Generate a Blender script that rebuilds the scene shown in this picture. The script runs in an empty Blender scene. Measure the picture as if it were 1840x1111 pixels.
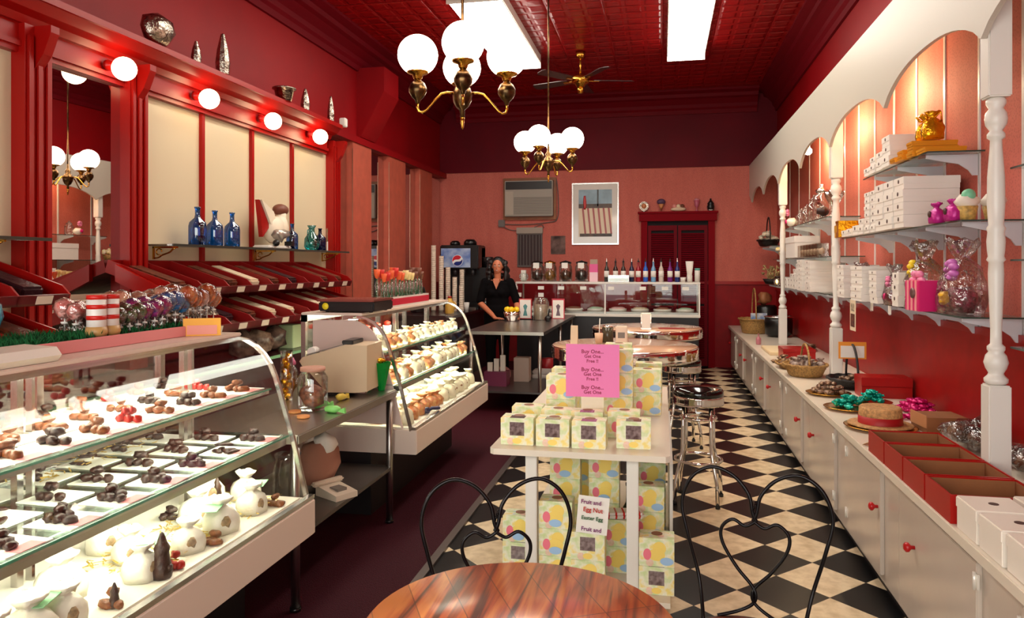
import bpy, bmesh, math, random
from mathutils import Vector, Matrix
random.seed(7)
C = bpy.context.scene.collection
PI = math.pi
sc = bpy.context.scene
# ------------------------------------------------------------------ camera
TH = math.radians(11.48); CS, SN = math.cos(TH), math.sin(TH)
FPX, HZ, CAMH = 1330.0, 478.0, 1.6
cam_d = bpy.data.cameras.new('camera'); cam = bpy.data.objects.new('camera', cam_d); C.objects.link(cam)
cam_d.sensor_width = 36; cam_d.lens = 36 * FPX / 1840
cam_d.shift_y = (HZ - 555.5) / 1840
cam_d.clip_start = .02
cam.location = (0, 0, CAMH); cam.rotation_euler = (PI/2, 0, TH)
sc.camera = cam
def ray(x, y):
    r, u = (x-920)/FPX, (HZ-y)/FPX
    return Vector((-SN + r*CS, CS + r*SN, u))
def F(x, y, z):                      # point on the horizontal plane z seen at pixel x, y
    v = ray(x, y); t = (z-CAMH)/v.z
    return Vector((v.x*t, v.y*t, z))
def WX(x, y, X):                     # point on the plane X = const
    v = ray(x, y); t = X/v.x
    return Vector((X, v.y*t, CAMH+v.z*t))
def WY(x, y, Y):                     # point on the plane Y = const
    v = ray(x, y); t = Y/v.y
    return Vector((v.x*t, Y, CAMH+v.z*t))
# ------------------------------------------------------------------ world, light, exposure
vs = sc.view_settings
vs.view_transform = 'Standard'; vs.look = 'None'; vs.exposure = -0.1; vs.gamma = 1; vs.use_curve_mapping = False
w = bpy.data.worlds.new('world'); sc.world = w; w.use_nodes = True
bg = w.node_tree.nodes['Background']; bg.inputs[0].default_value = (.85, .92, 1, 1); bg.inputs[1].default_value = 1.2
def area(name, loc, rot, sx, sy, power, col):
    l = bpy.data.lights.new(name, 'AREA'); l.shape = 'RECTANGLE'; l.size = sx; l.size_y = sy; l.energy = power; l.color = col
    o = bpy.data.objects.new(name, l); C.objects.link(o); o.location = loc; o.rotation_euler = rot; return o
area('storefront_daylight', (-1.0, -1.35, 1.9), (math.radians(86), 0, 0), 4.6, 2.4, 225, (1, .95, .88))
def point(name, loc, power, col=(1, .75, .45), r=.05):
    l = bpy.data.lights.new(name, 'POINT'); l.energy = power; l.color = col; l.shadow_soft_size = r
    o = bpy.data.objects.new(name, l); C.objects.link(o); o.location = loc; return o
# ------------------------------------------------------------------ materials
def lin(c):
    f = lambda v: v/12.92 if v <= .04045 else ((v+.055)/1.055)**2.4
    return tuple(f(v/255) for v in c) + (1,)
MC = {}
def nt_new(name):
    m = bpy.data.materials.new(name); m.use_nodes = True
    n = m.node_tree.nodes; b = n['Principled BSDF']; return m, n, m.node_tree.links, b
def M(name, col=(200,200,200), rough=.5, metal=0, es=0, ecol=None, var=0, vscale=8, bump=0, bscale=60, coat=0, col2=None, stretch=None, spec=None, sub=0):
    if name in MC: return MC[name]
    m, n, L, b = nt_new(name)
    b.inputs['Base Color'].default_value = lin(col)
    b.inputs['Roughness'].default_value = rough; b.inputs['Metallic'].default_value = metal
    if coat: b.inputs['Coat Weight'].default_value = coat; b.inputs['Coat Roughness'].default_value = .08
    if spec is not None: b.inputs['Specular IOR Level'].default_value = spec
    if es: b.inputs['Emission Color'].default_value = lin(ecol or col); b.inputs['Emission Strength'].default_value = es
    if var or bump:
        tc = n.new('ShaderNodeTexCoord'); mp = n.new('ShaderNodeMapping'); L.new(tc.outputs['Object'], mp.inputs[0])
        if stretch: mp.inputs['Scale'].default_value = stretch
    if var:
        no = n.new('ShaderNodeTexNoise'); no.inputs['Scale'].default_value = vscale; no.inputs['Detail'].default_value = 4
        L.new(mp.outputs[0], no.inputs['Vector'])
        rp = n.new('ShaderNodeValToRGB'); rp.color_ramp.elements[0].position = .3; rp.color_ramp.elements[1].position = .7
        c1 = col2 or tuple(v*(1-var) for v in col)
        rp.color_ramp.elements[0].color = lin(c1); rp.color_ramp.elements[1].color = lin(col)
        L.new(no.outputs[0], rp.inputs[0]); L.new(rp.outputs[0], b.inputs['Base Color'])
    if bump:
        nb = n.new('ShaderNodeTexNoise'); nb.inputs['Scale'].default_value = bscale; nb.inputs['Detail'].default_value = 3
        L.new(mp.outputs[0], nb.inputs['Vector'])
        bp = n.new('ShaderNodeBump'); bp.inputs['Strength'].default_value = bump; bp.inputs['Distance'].default_value = .01
        L.new(nb.outputs[0], bp.inputs['Height']); L.new(bp.outputs[0], b.inputs['Normal'])
    MC[name] = m; return m
def glass(name, tint=(1,1,1), mixmin=.04, mixmax=.5, rough=.02, bump=0, bscale=30, tcol=None):
    """thin pane: a tinted see-through layer with a fresnel-weighted glossy layer"""
    if name in MC: return MC[name]
    m = bpy.data.materials.new(name); m.use_nodes = True; n = m.node_tree.nodes; L = m.node_tree.links
    n.remove(n['Principled BSDF']); out = n['Material Output']
    t = n.new('ShaderNodeBsdfTransparent'); t.inputs[0].default_value = (*tint, 1)
    g = n.new('ShaderNodeBsdfGlossy'); g.inputs['Roughness'].default_value = rough; g.inputs[0].default_value = (1,1,1,1)
    lw = n.new('ShaderNodeLayerWeight'); lw.inputs['Blend'].default_value = .35
    mr = n.new('ShaderNodeMapRange'); mr.inputs[3].default_value = mixmin; mr.inputs[4].default_value = mixmax
    L.new(lw.outputs['Fresnel'], mr.inputs[0])
    mx = n.new('ShaderNodeMixShader'); L.new(mr.outputs[0], mx.inputs[0]); L.new(t.outputs[0], mx.inputs[1]); L.new(g.outputs[0], mx.inputs[2])
    L.new(mx.outputs[0], out.inputs[0])
    if bump:
        tc = n.new('ShaderNodeTexCoord'); nb = n.new('ShaderNodeTexNoise'); nb.inputs['Scale'].default_value = bscale
        L.new(tc.outputs['Object'], nb.inputs['Vector'])
        bp = n.new('ShaderNodeBump'); bp.inputs['Strength'].default_value = bump; bp.inputs['Distance'].default_value = .02
        L.new(nb.outputs[0], bp.inputs['Height']); L.new(bp.outputs[0], g.inputs['Normal']); L.new(bp.outputs[0], lw.inputs['Normal'])
    MC[name] = m; return m
G = glass('clear_glass', (.97,.985,.975), .015, .3)
GC = glass('case_glass', (.975,.985,.98), .004, .055)
GS = glass('shelf_glass', (.80,.88,.86), .05, .6)
GV = glass('vessel_glass', (.86,.9,.88), .08, .7)
CEL = glass('cellophane', (.93,.93,.93), .10, .8, .08, 1.0, 28)
white = M('white_paint', (226,222,214), .35)
counterw = M('counter_white', (232,222,205), .25, var=.04, vscale=2)
cream = M('cream_panel', (212,196,164), .45)
cab = M('cabinet_paint', (206,192,178), .22, var=.05, vscale=1.5)
redp = M('red_trim_paint', (152,12,8), .32, spec=.3)
redw = M('red_wall_paint', (142,6,14), .5, spec=.2, var=.12, vscale=1.2)
redd = M('dark_red_wall', (104,2,20), .55, spec=.15, var=.15, vscale=1.5)
redbox = M('red_box_board', (165,12,8), .3)
kraft = M('kraft_board', (150,95,55), .8, var=.1)
steel = M('brushed_steel', (170,165,160), .28, 1, bump=.1, bscale=200)
chrome = M('chrome', (235,232,228), .07, 1)
alu = M('aluminium', (205,202,198), .22, 1)
brass = M('polished_brass', (205,150,60), .22, 1)
agebrass = M('aged_brass', (120,92,60), .28, 1, var=.5, vscale=30)
black = M('black_plastic', (12,11,12), .3)
blackv = M('black_vinyl', (10,14,12), .12, coat=.5)
iron = M('black_wire', (18,14,16), .3, .6)
choc = M('dark_chocolate', (58,26,16), .4, var=.35, vscale=60, bump=.4, bscale=90)
milk = M('milk_chocolate', (138,76,36), .4, var=.25, vscale=60, bump=.4, bscale=90)
whitechoc = M('white_chocolate', (240,225,190), .5, bump=.4, bscale=60)
paperw = M('white_paper', (238,234,226), .7)
pinkp = M('pink_card', (238,130,190), .7)
palepink = M('pale_pink_card', (232,150,150), .6)
greenc = M('green_card', (140,200,150), .6)
yellowm = M('yellow_paint', (235,200,40), .5)
gold = M('gold_foil', (230,165,30), .25, .9, bump=.6, bscale=40)
wicker = M('wicker', (196,150,84), .6, var=.35, vscale=70, bump=.8, bscale=120)
wickerd = M('dark_wicker', (24,16,14), .5, bump=.8, bscale=120)
globe = M('opal_globe', (255,244,226), .3, es=15.0, ecol=(255,234,208))
bulbm = M('bulb_glow', (255,240,210), .3, es=13.0, ecol=(255,222,175))
tube = M('fluorescent_diffuser', (255,255,240), .4, es=14, ecol=(255,250,236))
casetube = M('case_tube', (255,255,245), .4, es=100, ecol=(255,248,222))
green = M('green_foil', (0,140,50), .25, .3, bump=.5, bscale=30)
grass = M('grass_mat', (10,110,50), .9, var=.4, vscale=60)
bluebot = glass('blue_bottle_glass', (.05,.28,.62), .08, .6)
tealbot = glass('teal_bottle_glass', (.05,.5,.52), .08, .6)
mirror = M('mirror_silver', (215,205,200), .01, 1)
beige = M('beige_plastic', (206,184,152), .5)
greyp = M('grey_plastic', (120,112,105), .5)
# ------------------------------------------------------------------ mesh builder
class B:
    def __init__(s): s.bm = bmesh.new()
    def _xf(s, vs, loc, rot):
        if rot is not None:
            R = rot if isinstance(rot, Matrix) else Matrix.Rotation(rot, 3, 'Z')
            for v in vs: v.co = R @ v.co
        if loc is not None:
            for v in vs: v.co += Vector(loc)
    def box(s, x0, x1, y0, y1, z0, z1, bev=0, loc=None, rot=None):
        bm2 = bmesh.new(); bmesh.ops.create_cube(bm2, size=1)
        for v in bm2.verts: v.co = Vector(((x0+x1)/2+v.co.x*(x1-x0), (y0+y1)/2+v.co.y*(y1-y0), (z0+z1)/2+v.co.z*(z1-z0)))
        if bev: bmesh.ops.bevel(bm2, geom=bm2.edges[:], offset=bev, segments=2, affect='EDGES')
        return s._add(bm2, loc, rot)
    def _add(s, bm2, loc=None, rot=None):
        s._xf(bm2.verts, loc, rot)
        mp = {v: s.bm.verts.new(v.co) for v in bm2.verts}
        for f in bm2.faces:
            try: nf = s.bm.faces.new([mp[v] for v in f.verts]); nf.smooth = f.smooth
            except ValueError: pass
        bm2.free(); return s
    def lathe(s, prof, loc=(0,0,0), seg=20, rot=None, smooth=True, cap=True):
        """prof: list of (radius, z)"""
        b = bmesh.new(); rings = []
        for r, z in prof:
            if r < 1e-5: rings.append([b.verts.new((0,0,z))])
            else: rings.append([b.verts.new((r*math.cos(2*PI*k/seg), r*math.sin(2*PI*k/seg), z)) for k in range(seg)])
        for a, c in zip(rings, rings[1:]):
            for k in range(seg):
                k2 = (k+1) % seg
                vs_ = []
                for v in (a[k % len(a)], a[k2 % len(a)], c[k2 % len(c)], c[k % len(c)]):
                    if v not in vs_: vs_.append(v)
                if len(vs_) > 2:
                    f = b.faces.new(vs_); f.smooth = smooth
        if len(rings[0]) > 1 and cap: b.faces.new(rings[0][::-1])
        if len(rings[-1]) > 1 and cap: b.faces.new(rings[-1])
        return s._add(b, loc, rot)
    def cyl(s, r, z0, z1, loc=(0,0,0), seg=16, r2=None, rot=None):
        return s.lathe([(r, z0), (r if r2 is None else r2, z1)], loc, seg, rot)
    def sph(s, r, loc=(0,0,0), sc=(1,1,1), seg=16, rings=10, rot=None):
        b = bmesh.new(); bmesh.ops.create_uvsphere(b, u_segments=seg, v_segments=rings, radius=r)
        for v in b.verts: v.co = Vector((v.co.x*sc[0], v.co.y*sc[1], v.co.z*sc[2]))
        for f in b.faces: f.smooth = True
        return s._add(b, loc, rot)
    def blob(s, r, loc=(0,0,0), sc=(1,1,1), rnd=.25, sub=2, seed=0, rot=None):
        b = bmesh.new(); bmesh.ops.create_icosphere(b, subdivisions=sub, radius=r); rr = random.Random(seed)
        for v in b.verts:
            k = 1+rr.uniform(-rnd, rnd); v.co = Vector((v.co.x*sc[0]*k, v.co.y*sc[1]*k, v.co.z*sc[2]*k))
        for f in b.faces: f.smooth = True
        return s._add(b, loc, rot)
    def tube(s, pts, r, seg=8, closed=False, rads=None):
        pts = [Vector(p) for p in pts]; n = len(pts); b = bmesh.new(); rings = []; up = Vector((0,0,1)); prev = None
        for i, p in enumerate(pts):
            a = pts[(i-1) % n] if (i or closed) else p; c = pts[(i+1) % n] if (i < n-1 or closed) else p
            t = (c-a).normalized() if (c-a).length > 1e-9 else Vector((0,0,1))
            if prev is None: u = t.cross(Vector((0,0,1)) if abs(t.z) < .9 else Vector((1,0,0))).normalized()
            else:
                u = prev - t*prev.dot(t); u = u.normalized() if u.length > 1e-6 else t.orthogonal().normalized()
            prev = u; v = t.cross(u); rr = rads[i] if rads else r
            rings.append([b.verts.new(p + (u*math.cos(2*PI*k/seg)+v*math.sin(2*PI*k/seg))*rr) for k in range(seg)])
        for i in range(n if closed else n-1):
            a, c = rings[i], rings[(i+1) % n]
            for k in range(seg):
                f = b.faces.new((a[k], a[(k+1)%seg], c[(k+1)%seg], c[k])); f.smooth = True
        if not closed: b.faces.new(rings[0][::-1]); b.faces.new(rings[-1])
        return s._add(b)
    def prism(s, pts, lo, hi, axis='Y', loc=None, rot=None):
        """pts 2D; axis Y: (x,z); X: (y,z); Z: (x,y)"""
        b = bmesh.new()
        def P(p, t): return {'Y': (p[0], t, p[1]), 'X': (t, p[0], p[1]), 'Z': (p[0], p[1], t)}[axis]
        A = [b.verts.new(P(p, lo)) for p in pts]; D = [b.verts.new(P(p, hi)) for p in pts]; n = len(pts)
        b.faces.new(A); b.faces.new(D[::-1])
        for i in range(n): b.faces.new((A[i], D[i], D[(i+1)%n], A[(i+1)%n]))
        bmesh.ops.recalc_face_normals(b, faces=b.faces)
        return s._add(b, loc, rot)
    def strip(s, prof, lo, hi, thick, smooth=True):
        """curved sheet: prof (x,z) extruded along Y with thickness towards +z/-x side"""
        n = len(prof); off = []
        for i, p in enumerate(prof):
            a = prof[max(i-1,0)]; c = prof[min(i+1,n-1)]; dx, dz = c[0]-a[0], c[1]-a[1]; l = math.hypot(dx, dz) or 1
            off.append((p[0]-dz/l*thick, p[1]+dx/l*thick))
        return s.prism(list(prof)+off[::-1], lo, hi)
    def text(s, txt, size, loc=(0,0,0), align='CENTER', ext=.0006, rot=None, flat=False):
        c = bpy.data.curves.new('t', 'FONT'); c.body = txt; c.size = size; c.align_x = align; c.align_y = 'CENTER'; c.extrude = ext; c.resolution_u = 2; c.offset = size*.02
        o = bpy.data.objects.new('t', c); C.objects.link(o); bpy.context.view_layer.update()
        me = bpy.data.meshes.new_from_object(o); b = bmesh.new(); b.from_mesh(me)
        bpy.data.objects.remove(o); bpy.data.meshes.remove(me); bpy.data.curves.remove(c)
        if not flat:
            for v in b.verts: v.co = Vector((v.co.x, -v.co.z, v.co.y))
        return s._add(b, loc, rot)
    def mesh(s, name='m'):
        bmesh.ops.recalc_face_normals(s.bm, faces=s.bm.faces)
        me = bpy.data.meshes.new(name); s.bm.to_mesh(me); s.bm.free(); return me
def tag(o, label, cat, group=None, kind=None):
    if label: o['label'] = label
    if cat: o['category'] = cat
    if group: o['group'] = group
    if kind: o['kind'] = kind
    return o
def thing(name, label, cat, loc=(0,0,0), rz=0, group=None):
    o = bpy.data.objects.new(name, None); C.objects.link(o); o.location = loc; o.rotation_euler = (0,0,rz); o.empty_display_size = .05
    return tag(o, label, cat, group)
def part(name, b, mat, parent, label=None):
    me = b.mesh(name) if isinstance(b, B) else b
    if not me.materials: me.materials.append(mat)
    o = bpy.data.objects.new(name, me); C.objects.link(o); o.parent = parent
    if label: o['label'] = label
    return o
def single(name, b, mat, label, cat, loc=(0,0,0), rz=0, group=None, kind=None):
    o = part(name, b, mat, None); o.location = loc; o.rotation_euler = (0,0,rz)
    return tag(o, label, cat, group, kind)
def struct(name, b, mat, parent=None):
    o = part(name, b, mat, parent)
    if parent is None: o['kind'] = 'structure'
    return o
def dup(root, loc, rz=0, label=None, group=None, sc_=None):
    r = root.copy(); C.objects.link(r); r.location = loc; r.rotation_euler = (0,0,rz)
    if label: r['label'] = label
    if group: r['group'] = group
    if sc_: r.scale = sc_ if isinstance(sc_, tuple) else (sc_,)*3
    for ch in list(root.children):
        c = ch.copy(); C.objects.link(c); c.parent = r
        for g in ch.children:
            d = g.copy(); C.objects.link(d); d.parent = c
    return r
class Once:
    """builds the first one with make(), later ones as copies"""
    def __init__(s, make): s.make = make; s.o = None
    def __call__(s, loc, rz=0, label=None, group=None, sc_=None):
        if s.o is None:
            s.o = s.make(); o = s.o; o.location = loc; o.rotation_euler = (0,0,rz)
            if label: o['label'] = label
            if group: o['group'] = group
            if sc_: o.scale = sc_ if isinstance(sc_, tuple) else (sc_,)*3
            return o
        return dup(s.o, loc, rz, label, group, sc_)
ORD = ['nearest','second','third','fourth','fifth','sixth','seventh','eighth','ninth','tenth','eleventh','twelfth','thirteenth','fourteenth','fifteenth','sixteenth','seventeenth','eighteenth','nineteenth','twentieth']
def nth(i, first='first'): return first if i == 0 else ORD[i]
# ================================================================== ROOM SHELL
XL, XR, YB, ZC, YF = -3.71, 1.75, 12.1, 4.35, -1.2
def floor_mat():
    m, n, L, b = nt_new('checker_tile_floor'); tc = n.new('ShaderNodeTexCoord'); sp = n.new('ShaderNodeSeparateXYZ'); L.new(tc.outputs['Object'], sp.inputs[0])
    def mth(op, a, c, v=None):
        k = n.new('ShaderNodeMath'); k.operation = op
        for i, q in enumerate((a, c)):
            if isinstance(q, (int, float)): k.inputs[i].default_value = q
            elif q is not None: L.new(q, k.inputs[i])
        return k.outputs[0]
    s = .3048*math.sqrt(2); x = mth('SUBTRACT', sp.outputs[0], .576); y = mth('SUBTRACT', sp.outputs[1], 3.80)
    u = mth('ADD', mth('DIVIDE', mth('ADD', x, y), s), 20.5); v = mth('ADD', mth('DIVIDE', mth('SUBTRACT', y, x), s), 20.5)
    cb = n.new('ShaderNodeCombineXYZ'); L.new(u, cb.inputs[0]); L.new(v, cb.inputs[1]); cb.inputs[2].default_value = .5
    ck = n.new('ShaderNodeTexChecker'); ck.inputs['Scale'].default_value = 1; L.new(cb.outputs[0], ck.inputs['Vector'])
    no = n.new('ShaderNodeTexNoise'); no.inputs['Scale'].default_value = 14; no.inputs['Detail'].default_value = 6; L.new(tc.outputs['Object'], no.inputs['Vector'])
    rp = n.new('ShaderNodeValToRGB'); rp.color_ramp.elements[0].color = lin((196,172,134)); rp.color_ramp.elements[1].color = lin((228,208,174)); rp.color_ramp.elements[0].position = .3; rp.color_ramp.elements[1].position = .6
    L.new(no.outputs[0], rp.inputs[0]); L.new(rp.outputs[0], ck.inputs['Color1']); ck.inputs['Color2'].default_value = lin((14,14,16))
    # grout lines
    fu = mth('ABSOLUTE', mth('SUBTRACT', mth('FRACT', u, None), .5), None); fv = mth('ABSOLUTE', mth('SUBTRACT', mth('FRACT', v, None), .5), None)
    g = mth('GREATER_THAN', mth('MAXIMUM', fu, fv), .494)
    mx = n.new('ShaderNodeMix'); mx.data_type = 'RGBA'; L.new(g, mx.inputs[0]); L.new(ck.outputs[0], mx.inputs[6]); mx.inputs[7].default_value = lin((70,60,50))
    L.new(mx.outputs[2], b.inputs['Base Color']); b.inputs['Roughness'].default_value = .3; b.inputs['Specular IOR Level'].default_value = .28
    return m
struct('floor', B().box(XL, XR, YF, YB, -.1, 0), floor_mat())
def wallpaper():
    m, n, L, b = nt_new('pink_wallpaper'); tc = n.new('ShaderNodeTexCoord')
    wv = n.new('ShaderNodeTexNoise'); wv.inputs['Scale'].default_value = 1.0; mp = n.new('ShaderNodeMapping'); mp.inputs['Scale'].default_value = (9, 9, 1.5)
    L.new(tc.outputs['Object'], mp.inputs[0]); L.new(mp.outputs[0], wv.inputs['Vector'])
    sp = n.new('ShaderNodeTexVoronoi'); sp.inputs['Scale'].default_value = 70; L.new(tc.outputs['Object'], sp.inputs['Vector'])
    rp = n.new('ShaderNodeValToRGB'); rp.color_ramp.elements[0].color = lin((196,99,85)); rp.color_ramp.elements[1].color = lin((202,106,92)); rp.color_ramp.elements[0].position = .35; rp.color_ramp.elements[1].position = .65
    L.new(wv.outputs[0], rp.inputs[0])
    mx = n.new('ShaderNodeMix'); mx.data_type = 'RGBA'; mr = n.new('ShaderNodeMapRange'); mr.inputs[1].default_value = .15; mr.inputs[2].default_value = .5; mr.inputs[3].default_value = .35; mr.inputs[4].default_value = 0
    L.new(sp.outputs['Distance'], mr.inputs[0]); L.new(mr.outputs[0], mx.inputs[0]); L.new(rp.outputs[0], mx.inputs[6]); mx.inputs[7].default_value = lin((130,56,50))
    L.new(mx.outputs[2], b.inputs['Base Color']); b.inputs['Roughness'].default_value = .75
    return m
wp = wallpaper()
def tin_ceiling():
    m, n, L, b = nt_new('pressed_tin_ceiling'); tc = n.new('ShaderNodeTexCoord'); b.inputs['Base Color'].default_value = lin((140,6,8)); b.inputs['Roughness'].default_value = .3
    prev = None
    for sc_, st, off in ((.61, .6, .03), (.2033, .35, .08)):
        br = n.new('ShaderNodeTexBrick'); br.offset = 0; br.inputs['Scale'].default_value = 1; br.inputs['Brick Width'].default_value = sc_; br.inputs['Row Height'].default_value = sc_
        br.inputs['Mortar Size'].default_value = off*.5; br.inputs['Mortar Smooth'].default_value = .6; L.new(tc.outputs['Object'], br.inputs['Vector'])
        bp = n.new('ShaderNodeBump'); bp.inputs['Strength'].default_value = st; bp.inputs['Distance'].default_value = .03; bp.invert = True
        L.new(br.outputs['Fac'], bp.inputs['Height'])
        if prev: L.new(prev, bp.inputs['Normal'])
        prev = bp.outputs[0]
    no = n.new('ShaderNodeTexNoise'); no.inputs['Scale'].default_value = 5; L.new(tc.outputs['Object'], no.inputs['Vector'])
    bp = n.new('ShaderNodeBump'); bp.inputs['Strength'].default_value = .35; bp.inputs['Distance'].default_value = .05; L.new(no.outputs[0], bp.inputs['Height']); L.new(prev, bp.inputs['Normal'])
    L.new(bp.outputs[0], b.inputs['Normal']); b.inputs['Specular IOR Level'].default_value = .5
    return m
struct('ceiling', B().box(XL, XR, YF, YB, ZC, ZC+.1), tin_ceiling())
# walls: back wall is pink up to 3.2 m and red above; each wall one structure with its bands as parts
wb = struct('wall_back', B().box(XL, XR, YB, YB+.1, 3.2, ZC), redd)
struct('paper_band', B().box(XL, XR, YB, YB+.1, 1.33, 3.2), wp, wb)
struct('dado_band', B().box(XL, XR, YB-.012, YB+.1, 0, 1.33), M('red_dado', (140,8,16), .45, var=.1, spec=.2), wb)
wr = struct('wall_right', B().box(XR, XR+.1, YF, YB, 3.2, ZC), redw)
struct('paper_band', B().box(XR, XR+.1, YF, YB, 1.24, 3.2), wp, wr)
struct('dado_band', B().box(XR-.012, XR+.1, YF, YB, 0, 1.24), M('red_dado2', (160,6,8), .4, var=.1, spec=.25), wr)
struct('dado_cap', B().box(XR-.03, XR, YF, YB, 1.22, 1.26), redp, wr)
wl = struct('wall_left', B().box(XL-.1, XL, YF, YB, 3.1, ZC), redw)
struct('paper_band', B().box(XL-.1, XL, YF, YB, 0, 3.1), wp, wl)
# front wall with storefront window openings
wf = struct('wall_front', B().box(XL, XR, YF-.15, YF, 3.3, ZC).box(XL, XR, YF-.15, YF, 0, .45).box(XL, XL+.3, YF-.15, YF, .45, 3.3).box(XR-.3, XR, YF-.15, YF, .45, 3.3).box(.35, .5, YF-.15, YF, .45, 3.3), redw)
for i, (a, c) in enumerate(((XL+.3, .35), (.5, XR-.3))):
    wn = struct('window_%d' % (i+1), B().box(a, c, YF-.08, YF-.07, .45, 3.3), G)
    struct('window_frame', B().box(a, c, YF-.1, YF-.04, .45, .52).box(a, c, YF-.1, YF-.04, 3.23, 3.3).box(a, a+.06, YF-.1, YF-.04, .52, 3.23).box(c-.06, c, YF-.1, YF-.04, .52, 3.23), redp, wn)
# cornices
def cornice(sgn, x, name):
    pr = [(0,0),(0,-.34),(.03,-.34),(.04,-.28),(.07,-.25),(.08,-.2),(.15,-.13),(.2,-.11),(.21,-.06),(.3,-.03),(.3,0)]
    return struct(name, B().prism([(x+sgn*p[0], ZC+p[1]) for p in pr], YF, YB), M('cornice_red', (104,4,18), .6, spec=.12))
cornice(1, XL, 'trim_1'); cornice(-1, XR, 'trim_2')
struct('trim_3', B().prism([(YB-p[0], ZC+p[1]) for p in [(0,0),(0,-.34),(.03,-.34),(.04,-.28),(.07,-.25),(.08,-.2),(.15,-.13),(.2,-.11),(.21,-.06),(.3,-.03),(.3,0)]], XL+.3, XR-.3, 'X'), MC['cornice_red'])
struct('trim_4', B().box(XL, XR, YB-.03, YB, 3.17, 3.22), redd)
struct('trim_5', B().box(-.2, XR-.012, YB-.04, YB-.012, 1.31, 1.36), redp)   # dado cap right of the door
# staff platform mat with aluminium nosing
struct('trim_6', B().box(XL, -1.235, YF, YB, 0, .012), M('maroon_mat', (66,8,24), .7, spec=.15, var=.3, vscale=150, bump=.6, bscale=150))
struct('trim_7', B().box(-1.235, -1.19, YF, YB-1.2, 0, .016), M('worn_aluminium', (120,110,105), .35, .9))
# boxed chase on the left wall
struct('trim_8', B().prism([(XL, ZC-.3),(XL+.36, ZC-.3),(XL+.36, 3.75),(XL+.05, 3.2),(XL, 3.2)], 8.6, 9.1), redw)
# pink pilasters with chrome edge and the mirrors between them
for i, (a, c) in enumerate(((8.25,8.83),(9.45,10.1),(10.75,11.35))):
    p = struct('trim_%d' % (9+i), B().box(XL+.001, XL+.1, a, c, .0, 3.1), M('pilaster_paper', (186,84,62), .7, var=.1))
    struct('chrome_edge', B().box(XL+.096, XL+.104, a-.004, a+.002, .9, 3.0), M('edge_strip_metal',(170,130,110),.3,1), p)
for i, (a, c) in enumerate(((7.42,8.24),(8.84,9.44),(10.11,10.74),(11.36,12.05))):
    single('wall_mirror', B().box(XL+.002, XL+.02, a, c, .95, 3.1), mirror, ['tall wall mirror strip between the back bar and the first pink pilaster','tall wall mirror strip between the first and second pink pilasters','tall wall mirror strip between the second and third pink pilasters','tall wall mirror strip in the far left corner'][i], 'mirror', group=None)
struct('trim_12', B().box(XL, XL+.12, 7.42, YB, 3.08, 3.16), redw)
# ================================================================== CEILING LIGHTS
def fixture(x0, x1, label):
    t = thing('fluorescent_fixture', label, 'ceiling light', ((x0+x1)/2, 8.25, 4.17), 0, 'fluorescent fixtures on the ceiling')
    w_ = (x1-x0)/2
    part('housing', B().box(-w_, w_, -1.25, 1.25, .06, .18, .01), white, t)
    part('diffuser', B().prism([(-w_+.01,.06),(w_-.01,.06),(w_-.03,.0),(-w_+.03,.0)], -1.24, 1.24), tube, t)
    part('end_cap', B().box(-w_, w_, 1.25, 1.262, 0, .18), white, t); part('end_cap', B().box(-w_, w_, -1.262, -1.25, 0, .18), white, t)
    return t
f1 = fixture(.06, .52, 'long white fluorescent fixture on the ceiling right of the chandeliers')
f2 = fixture(-2.08, -1.55, 'long white fluorescent fixture on the ceiling above the nearer chandelier')
for o_, x_ in ((f1,.29),(f2,-1.815)):
    dup(o_, (x_, 5.6, 4.17), 0, o_['label'].replace('long white', 'nearer long white').replace('ceiling', 'ceiling close to the camera',1))
def chandelier(name, loc, rot0, label):
    t = thing(name, label, 'chandelier', loc, rot0, 'globe chandeliers')
    H = ZC-loc[2]
    part('rod', B().cyl(.008, -.1, H-.03, seg=8), agebrass, t)
    part('canopy', B().lathe([(.0,H-.07),(.03,H-.065),(.06,H-.02),(.06,H)]), brass, t)
    part('hub', B().lathe([(0,-.31),(.012,-.305),(.01,-.27),(.03,-.255),(.045,-.225),(.05,-.195),(.04,-.16),(.022,-.14),(.03,-.12),(.014,-.1),(.01,-.05),(0,-.04)]), agebrass, t)
    part('finial', B().lathe([(0,-.37),(.006,-.36),(.009,-.33),(.012,-.31),(0,-.3)], seg=10), brass, t)
    for k in range(4):
        R = Matrix.Rotation(k*PI/2, 3, 'Z')
        pr = [(.045,-.185),(.075,-.183),(.105,-.19),(.13,-.215),(.16,-.25),(.18,-.272),(.2,-.285),(.218,-.28),(.224,-.26),(.222,-.235)]
        part('arm', B().tube([R @ Vector((a,0,b_)) for a, b_ in pr], .0062, 8), brass, t)
        c = R @ Vector((.222,0,0))
        hd = part('lamp_holder', B().lathe([(0,-.245),(.01,-.24),(.014,-.225),(.03,-.21),(.044,-.185),(.045,-.165),(.034,-.14),(.018,-.128),(.016,-.12)], c), agebrass, t)
        part('fitter', B().lathe([(.016,-.125),(.022,-.115),(.026,-.1),(.05,-.092),(.056,-.082),(.05,-.076)], c, 16), brass, hd)
        part('globe', B().sph(.1, c, seg=28, rings=18), globe, t)
    return t
chandelier('globe_chandelier', (-.98, 3.58, 2.65), TH+.08, 'brass chandelier with four glowing white globes, the large one nearest the camera')
chandelier('globe_chandelier', (-.98, 6.43, 2.70), TH-.42, 'smaller looking brass chandelier with four white globes, hanging farther back')
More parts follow.
